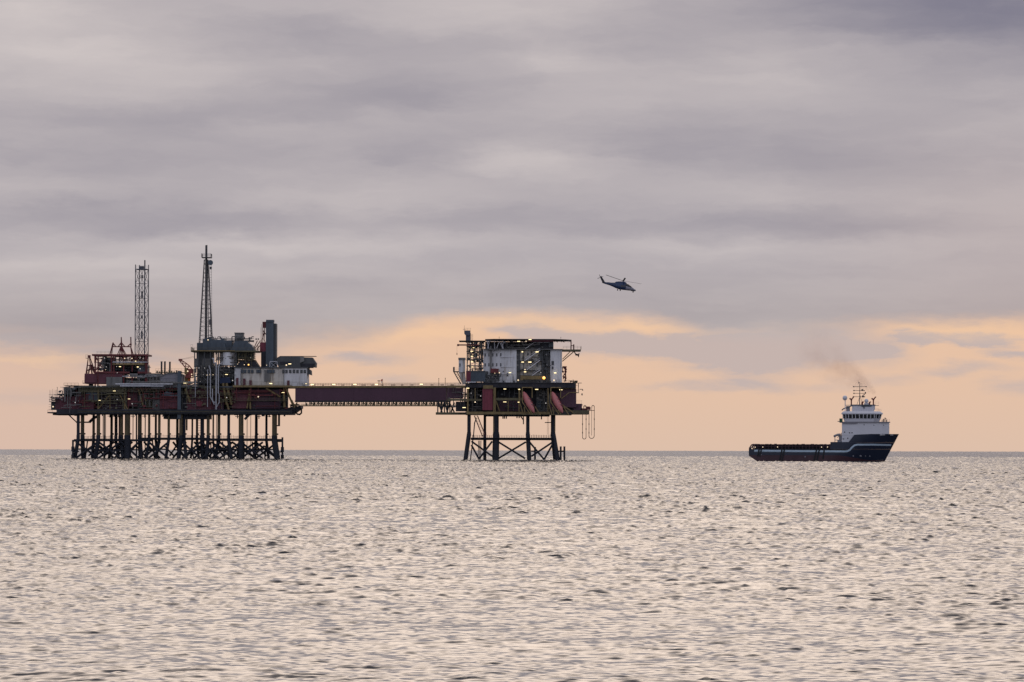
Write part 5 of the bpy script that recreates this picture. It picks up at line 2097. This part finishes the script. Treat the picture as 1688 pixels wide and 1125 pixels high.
mb = MB()
mb.loft([ring(1392.5, 1448, 6.2, V.z(695.7), 2.6), ring(1391, 1450.5, 6.5, V.z(690.6), 2.8)])
spart('wheelhouse', mb, M['shipw'])
mb = MB()
mb.loft([ring(1391.2, 1450.2, 6.45, V.z(690.6), 2.8), ring(1389, 1453, 6.75, V.z(683.4), 3.0)])
spart('window_band', mb, M['glass'])
for i, x in enumerate((1390.4, 1395.2, 1399.6, 1405.6, 1410.8, 1417.2, 1423.2, 1429.4, 1435, 1441, 1443.8, 1448.4, 1451.2)):
    f = MB()
    y_ = 6.85 if x < 1442 else 6.8 - (x - 1442) * .26
    f.tube((vx(x), -y_ + .12, V.z(690.8)), (vx(x) + (.1 if x > 1420 else -.1), -y_ - .02, V.z(683.2)), .17, 4)
    spart('window_mullion', f, M['shipw'])
mb = MB()
mb.loft([ring(1387.6, 1454.4, 7.1, V.z(683.5), 3.1), ring(1388, 1454, 7.1, V.z(681.4), 3.1), ring(1391, 1450, 6.6, V.z(678.8), 2.8)])
spart('wheelhouse_roof', mb, M['shipw'])
mb = MB()
mb.box(vx(1404.6), vx(1440), -3.6, 3.6, V.z(679.5), V.z(669))
mb.box(vx(1436), vx(1441.5), -3.0, 3.0, V.z(676), V.z(668.6))
spart('monkey_island_house', mb, M['shipw'])
mb = MB()
mb.box(vx(1402), vx(1442), -4.2, 4.2, V.z(669), V.z(667.6))
mb.tube((vx(1394), -3.6, V.z(668.6)), (vx(1404), -3.6, V.z(668.6)), .12, 5)
mb.tube((vx(1442), -3.6, V.z(669.2)), (vx(1448), -3.6, V.z(669.2)), .12, 5)
mb.pipe([(vx(1388), -4, V.z(677)), (vx(1391), -4, V.z(674.4)), (vx(1400), -4, V.z(671.5)), (vx(1405), -4, V.z(669))], .26, 6)
mb.box(vx(1420), vx(1436), -3.9, -3.5, V.z(671), V.z(669.4))
mb.box(vx(1423), vx(1425), -3.85, -3.5, V.z(674), V.z(671))
spart('roof_platform', mb, M['bluegrey'])
mb = MB()
mb.tube((vx(1416.6), 0, V.z(668)), (vx(1416.9), 0, V.z(632.6)), .22, 6, .12)
mb.tube((vx(1412), 0, V.z(668)), (vx(1416.6), 0, V.z(655)), .09, 5)
mb.tube((vx(1421.5), 0, V.z(668)), (vx(1416.8), 0, V.z(650)), .09, 5)
for y, a, b in ((638, 1407, 1427.4), (644.4, 1407.4, 1424), (649, 1407.4, 1426), (654.6, 1406.6, 1424.6)):
    mb.tube((vx(a), -.5, V.z(y)), (vx(b), .5, V.z(y)), .11, 5)
    mb.ball((vx(a), -.5, V.z(y)), .34, 6, 4)
    mb.ball((vx(b), .5, V.z(y)), .26, 6, 4)
for x, y, s_ in ((1421, 643.6, .42), (1426, 648, .3), (1422, 654, .45), (1424, 651, .26), (1415.5, 631.6, .22)):
    mb.box(vx(x) - s_, vx(x) + s_, -.3, .3, V.z(y) - s_, V.z(y) + s_)
mb.tube((vx(1414.6), 0, V.z(634)), (vx(1414.6), 0, V.z(628)), .05, 4)
mb.tube((vx(1420), 0, V.z(638)), (vx(1420), 0, V.z(632)), .05, 4)
mb.tube((vx(1422), 0, V.z(668)), (vx(1422), 0, V.z(650)), .08, 4)
spart('mast', mb, M['flare'])
mb = MB()
mb.tube((vx(1393.6), -4.6, V.z(679)), (vx(1393.6), -4.6, V.z(660)), .2, 8)
spart('dome_post', mb, M['shipw'])
for x, y, d, r in ((1393.2, 656.8, -4.6, 3.9), (1427.6, 661.6, 0, 3.5)):
    mb = MB()
    mb.ball((vx(x), d, V.z(y)), r * V.s, 16, 10, 1.08)
    spart('radar_dome', mb, M['shipw'], smooth=True)
mb = MB()
mb.box(vx(1424), vx(1431.5), -1, 1, V.z(668), V.z(665))
spart('dome_base', mb, M['shipw'])
for x, s_ in ((1403.4, 1), (1439.2, 1)):
    mb = MB()
    mb.tube((vx(x), -2.6, V.z(668)), (vx(x), -2.6, V.z(659)), .34, 6)
    mb.tube((vx(x - 3), -2.6, V.z(657.4)), (vx(x + .6), -2.6, V.z(659.4)), .34, 6)
    mb.tube((vx(x), -2.6, V.z(659.6)), (vx(x + 4), -2.6, V.z(654.6)), .28, 6)
    mb.ball((vx(x), -2.6, V.z(659.4)), .5, 7, 5)
    spart('fire_monitor', mb, M['redm'])
for x, y, s_ in ((1421, 665, .9), (1433, 665.4, .7)):
    mb = MB()
    mb.tube((vx(x), -2, V.z(668)), (vx(x), -2, V.z(664)), s_ * .5, 7)
    mb.tube((vx(x - 1), -2, V.z(664)), (vx(x + 2.4), -2, V.z(663)), s_ * .4, 7)
    spart('deck_winch', mb, M['redm'])
mb = MB()
mb.box(vx(1384.6), vx(1389.6), -7.5, -5.9, V.z(696), V.z(690.6))
spart('sidelight_screen', mb, M['green'])
mb = MB()
mb.box(vx(1381.5), vx(1385), -7.2, -6.2, V.z(696), V.z(694.8))
mb.box(vx(1389.8), vx(1392.4), -6.6, -5.4, V.z(689), V.z(685.5))
spart('sidelight_bracket', mb, M['grey'])
mb = MB()
for pts in ([(1442, 695.8, -6.5), (1465.6, 695.8, -4.2)], [(1404, 678.8, -6), (1448, 678.8, -6)], [(1446, 678.8, -6), (1452, 679.5, -4)]):
    mb.rails([(vx(a), d, V.z(b)) for a, b, d in pts], h=1.15, step=1.1, r=.035)
mb.rails([(vx(1442), -3.4, V.z(668)), (vx(1448), -3.4, V.z(668))], h=1.3, r=.035)
spart('railing', mb, M['shipg'])
mb = MB()
for x, y, w_, h_ in ((1455, 696, 1.6, 5), (1457.5, 696, 1.2, 7), (1460, 696, 1.6, 3.4), (1453, 696, 1, 3)):
    mb.box(vx(x), vx(x + w_), -3.6, -2.8, V.z(y), V.z(y - h_))
mb.tube((vx(1458), -3.2, V.z(689)), (vx(1461), -3.2, V.z(692)), .12, 5)
spart('deck_gear', mb, M['under'])
for x, y in ((1401, 714), (1405, 714), (1393, 713), (1440.4, 701.5), (1424.6, 701), (1456, 701.5), (1391, 724), (1398, 723)):
    mb = MB()
    yy = -6.4 if x < 1452 else -6.4 + 2.2 * (x - 1452) / 12.6
    mb.tube((vx(x), yy - .06, V.z(y)), (vx(x), yy + .3, V.z(y)), .30 if x < 1420 else .24, 8)
    spart('porthole', mb, M['glass'])
mb = MB()
mb.box(vx(1390), vx(1411), -6.7, -6.3, V.z(699.6), V.z(697.5))
mb.box(vx(1409), vx(1414), -6.75, -6.35, V.z(699.2), V.z(697.5))
spart('awning', mb, M['shipg'])
for x0, x1 in ((1450, 1458.5), (1467, 1471.5)):
    mb = MB()
    f = side_strip([(x0, 717.4), (x1, 717.2)], .42, .07, 2)
    spart('mooring_port', f, M['shipw'])
mb = MB()
mb.tube((vx(1376.6), -5, V.z(719.4)), (vx(1380), -5, V.z(717.6)), .52, 8)
mb.tube((vx(1380), -5, V.z(717.6)), (vx(1386), -5, V.z(717)), .6, 8)
mb.ball((vx(1376.8), -5, V.z(719.4)), .62, 8, 6)
spart('rescue_boat', mb, M['shipg'], smooth=True)
mb = MB()
for a, b in (((1377, 720), (1377, 729.6)), ((1384, 719), (1384, 729.6)), ((1381, 722), (1387, 716)), ((1377, 726), (1388, 726)), ((1387.5, 714), (1387.5, 729.6))):
    mb.tube((vx(a[0]), -5, V.z(a[1])), (vx(b[0]), -5, V.z(b[1])), .16, 5)
mb.box(vx(1381), vx(1389), -5.6, -3, V.z(729.6), V.z(726.5))
mb.box(vx(1384), vx(1388.5), -5.2, 3, V.z(726), V.z(718))
spart('rescue_boat_davit', mb, M['shipg'])
for a, b, d in ((1395, 1400.5, 2.6), (1395, 1400.5, -2.6)):
    mb = MB()
    mb.box(vx(a), vx(b), d - 1, d + 1, V.z(679), V.z(670))
    spart('funnel', mb, M['shipg'])

# exhaust smoke
sm = bpy.data.objects.new('smoke', None)
P0, P1 = V.base + Vector(V.p(1444, 648, 3)), V.base + Vector(V.p(1326, 556, 24))
axis = (P1 - P0)
LEN = axis.length
mb = MB()
rings = []
for k in range(17):
    t = k / 16
    r = 1.0 + 15.0 * t ** .8
    rings.append([(t * LEN, r * math.cos(q), r * math.sin(q)) for q in np.linspace(0, 2 * math.pi, 17)[:-1]])
mb.loft(rings)
so_ = link_mesh('smoke', mb, None)
rot = axis.to_track_quat('X', 'Z').to_matrix().to_4x4()
so_.matrix_world = Matrix.Translation(P0) @ rot
so_['kind'] = 'stuff'
m = bpy.data.materials.new('exhaust_smoke')
m.use_nodes = True
N, L = m.node_tree.nodes, m.node_tree.links
N.clear()
mo = N.new('ShaderNodeOutputMaterial')
pv = N.new('ShaderNodeVolumePrincipled')
pv.inputs['Color'].default_value = (.97, .66, .54, 1)
pv.inputs['Anisotropy'].default_value = .2
L.new(pv.outputs[0], mo.inputs['Volume'])
tc = N.new('ShaderNodeTexCoord')
sx = N.new('ShaderNodeSeparateXYZ')
L.new(tc.outputs['Object'], sx.inputs[0])


def mth(op, a, b=None, clamp=False):
    n = N.new('ShaderNodeMath')
    n.operation = op
    n.use_clamp = clamp
    for i, v in enumerate((a, b)):
        if v is None:
            continue
        if isinstance(v, (int, float)):
            n.inputs[i].default_value = v
        else:
            L.new(v, n.inputs[i])
    return n.outputs[0]


t_ = mth('DIVIDE', sx.outputs[0], LEN, True)
rad = mth('SQRT', mth('ADD', mth('MULTIPLY', sx.outputs[1], sx.outputs[1]), mth('MULTIPLY', sx.outputs[2], sx.outputs[2])))
rr = mth('ADD', mth('MULTIPLY', mth('POWER', t_, .8), 15.0), 1.0)
fall = mth('SUBTRACT', 1.0, mth('DIVIDE', rad, rr), True)
no = N.new('ShaderNodeTexNoise')
no.inputs['Scale'].default_value = .16
no.inputs['Detail'].default_value = 5
no.inputs['Roughness'].default_value = .6
L.new(tc.outputs['Object'], no.inputs['Vector'])
nz = mth('MULTIPLY', mth('SUBTRACT', no.outputs['Fac'], .36), 3.2, True)
thin = mth('DIVIDE', mth('POWER', mth('SUBTRACT', 1.0, t_, True), .7), mth('POWER', rr, .75))
L.new(mth('MULTIPLY', mth('MULTIPLY', mth('MULTIPLY', fall, nz), thin), SMOKE_D), pv.inputs['Density'])
so_.data.materials.append(m)

# ================================================================== helicopter
HS = Site(1020, 468, 1560)
he = HS.thing('helicopter', 'dark blue helicopter flying nose down with wheels lowered against the grey cloud', 'helicopter', 1020, 468)
PT = R(13.5)
he.rotation_euler = (R(-4), PT, R(-6))
he.location.z = H + (743.4 - 468) * HS.s - 1560 * math.sqrt(2 * H / RE)
cp, sp_ = math.cos(PT), math.sin(PT)


def hl(px, py, y=0.0):
    X, Z = (px - 1020) * HS.s, (468 - py) * HS.s
    return (X * cp - Z * sp_, y, X * sp_ + Z * cp)


def hpart(name, mb, m, smooth=False, parent=None, label=None):
    o = link_mesh(name, mb, m, smooth)
    o.parent = parent or he
    return tag(o, label)


# stations along the body: pixel x, top y, bottom y, half width in metres
def body(st, n=14, e=.75):
    mb = MB()
    rings = []
    for px, yt, yb, w_ in st:
        a, b = Vector(hl(px, yt)), Vector(hl(px, yb))
        c_ = (a + b) / 2
        u = (a - b) / 2
        ring_ = []
        for q in np.linspace(0, 2 * math.pi, n + 1)[:-1]:
            cs, sn = math.cos(q), math.sin(q)
            f_ = lambda v: math.copysign(abs(v) ** e, v)
            ring_.append((c_.x + u.x * f_(sn), w_ * f_(cs), c_.z + u.z * f_(sn)))
        rings.append(ring_)
    return mb.loft(rings)


hpart('fuselage', body([(992.5, 464.6, 466.2, .25), (998, 464.7, 468.2, .45), (1004, 465.0, 470.0, .62), (1010, 465.5, 472.4, .9), (1015, 465.4, 475.0, 1.05), (1021, 465.4, 477.0, 1.12), (1027, 465.8, 477.9, 1.12), (1032, 467.0, 478.4, 1.1)]), M['heli'], True)
hpart('nose', body([(1032, 467.0, 478.4, 1.1), (1036, 468.6, 478.9, 1.08), (1040, 471.6, 479.1, 1.0), (1043.5, 474.6, 479.5, .85), (1046.5, 476.8, 479.6, .5), (1048.3, 477.9, 479.0, .15)]), M['helig'], True)
hpart('engine_cowling', body([(1013.5, 465.2, 468, .5), (1016, 463.8, 468, .8), (1020, 463.6, 468, .85), (1027, 463.4, 468, .85), (1030.5, 464.2, 468, .8), (1033, 466.5, 469, .5)]), M['heli'], True)
mb = body([(1031.6, 466.7, 473.2, 1.14), (1036.2, 468.5, 474.6, 1.12), (1041.2, 472.3, 475.9, 1.0)])
hpart('windscreen', mb, M['glass'], True)
mb = MB()
for a, b in ((1028.5, 1031), (1024, 1027.4)):
    q = [hl(a, 470.4), hl(b, 470.8), hl(b, 473.8), hl(a, 473.4)]
    mb.loft([[(x, -1.19, z) for x, y, z in q], [(x, -1.0, z) for x, y, z in q]])
hpart('cabin_window', mb, M['glass'])
mb = body([(1040, 477.5, 479.6, .7), (1044, 477.8, 480.2, .6), (1047.6, 478, 479.9, .3)])
hpart('nose_underside', mb, M['helid'], True)
mb = MB()
q = [hl(993, 466), hl(988.6, 455.6), hl(991, 454.6), hl(997.4, 465)]
mb.loft([[(x, -.14, z) for x, y, z in q], [(x, .14, z) for x, y, z in q]])
hpart('tail_fin', mb, M['helid'])
mb = MB()
q = [hl(992.6, 465.0), hl(996, 465.0), hl(996, 465.7), hl(992.6, 465.7)]
mb.loft([[(x, -1.5, z) for x, y, z in q], [(x, 1.5, z) for x, y, z in q]])
hpart('tailplane', mb, M['helid'])
for px, py, y in ((1018.2, 478.4, -1.0), (1022.2, 477.9, 1.0), (1043.7, 481.2, 0)):
    mb = MB()
    c_ = hl(px, py)
    mb.tube((c_[0], y - .14, c_[2]), (c_[0], y + .14, c_[2]), .27, 12)
    w_ = hpart('wheel', mb, M['black'], True)
    mb = MB()
    t_ = hl(px + (.3 if px < 1030 else 0), py - 3.4)
    mb.tube((t_[0], y * .8, t_[2]), (c_[0], y, c_[2]), .09, 6)
    hpart('landing_gear_strut', mb, M['helid'])
hub = Vector(hl(1027.6, 462.6))
mb = MB()
mb.tube(hl(1027.3, 465), tuple(hub), .26, 8, .16)
mb.ball(tuple(hub), .34, 8, 6, .6)
hpart('rotor_mast', mb, M['helid'], True)
for k in range(4):
    a = R(188 + 90 * k)
    d = Vector((math.cos(a), math.sin(a), .055))
    nrm = Vector((-math.sin(a), math.cos(a), 0))
    mb = MB()
    rings = []
    for t, w_ in ((.3, .12), (1.1, .15), (1.5, .34), (7.2, .33), (7.45, .15)):
        c_ = hub + d * t + Vector((0, 0, .006 * t * t - .02 * t))
        rings.append([tuple(c_ + nrm * w_ + Vector((0, 0, .03))), tuple(c_ - nrm * w_ + Vector((0, 0, .0))), tuple(c_ - nrm * w_ - Vector((0, 0, .09))), tuple(c_ + nrm * w_ - Vector((0, 0, .02)))])
    mb.loft(rings)
    hpart('rotor_blade', mb, M['blade'])
tr = Vector(hl(989.6, 457.2, -.35))
mb = MB()
mb.tube((tr.x, -.5, tr.z), (tr.x, .1, tr.z), .14, 8)
hpart('tail_rotor_hub', mb, M['helid'])
for k in range(4):
    a = R(35 + 90 * k)
    d, n_ = Vector((math.cos(a), 0, math.sin(a))), Vector((-math.sin(a), 0, math.cos(a)))
    rings = []
    for t, w_ in ((.1, .05), (.3, .09), (1.28, .08)):
        c_ = tr + d * t
        rings.append([tuple(c_ + n_ * w_ + Vector((0, -.03, 0))), tuple(c_ - n_ * w_ + Vector((0, -.03, 0))), tuple(c_ - n_ * w_ + Vector((0, .02, 0))), tuple(c_ + n_ * w_ + Vector((0, .02, 0)))])
    mb = MB()
    mb.loft(rings)
    hpart('tail_rotor_blade', mb, M['blade'])
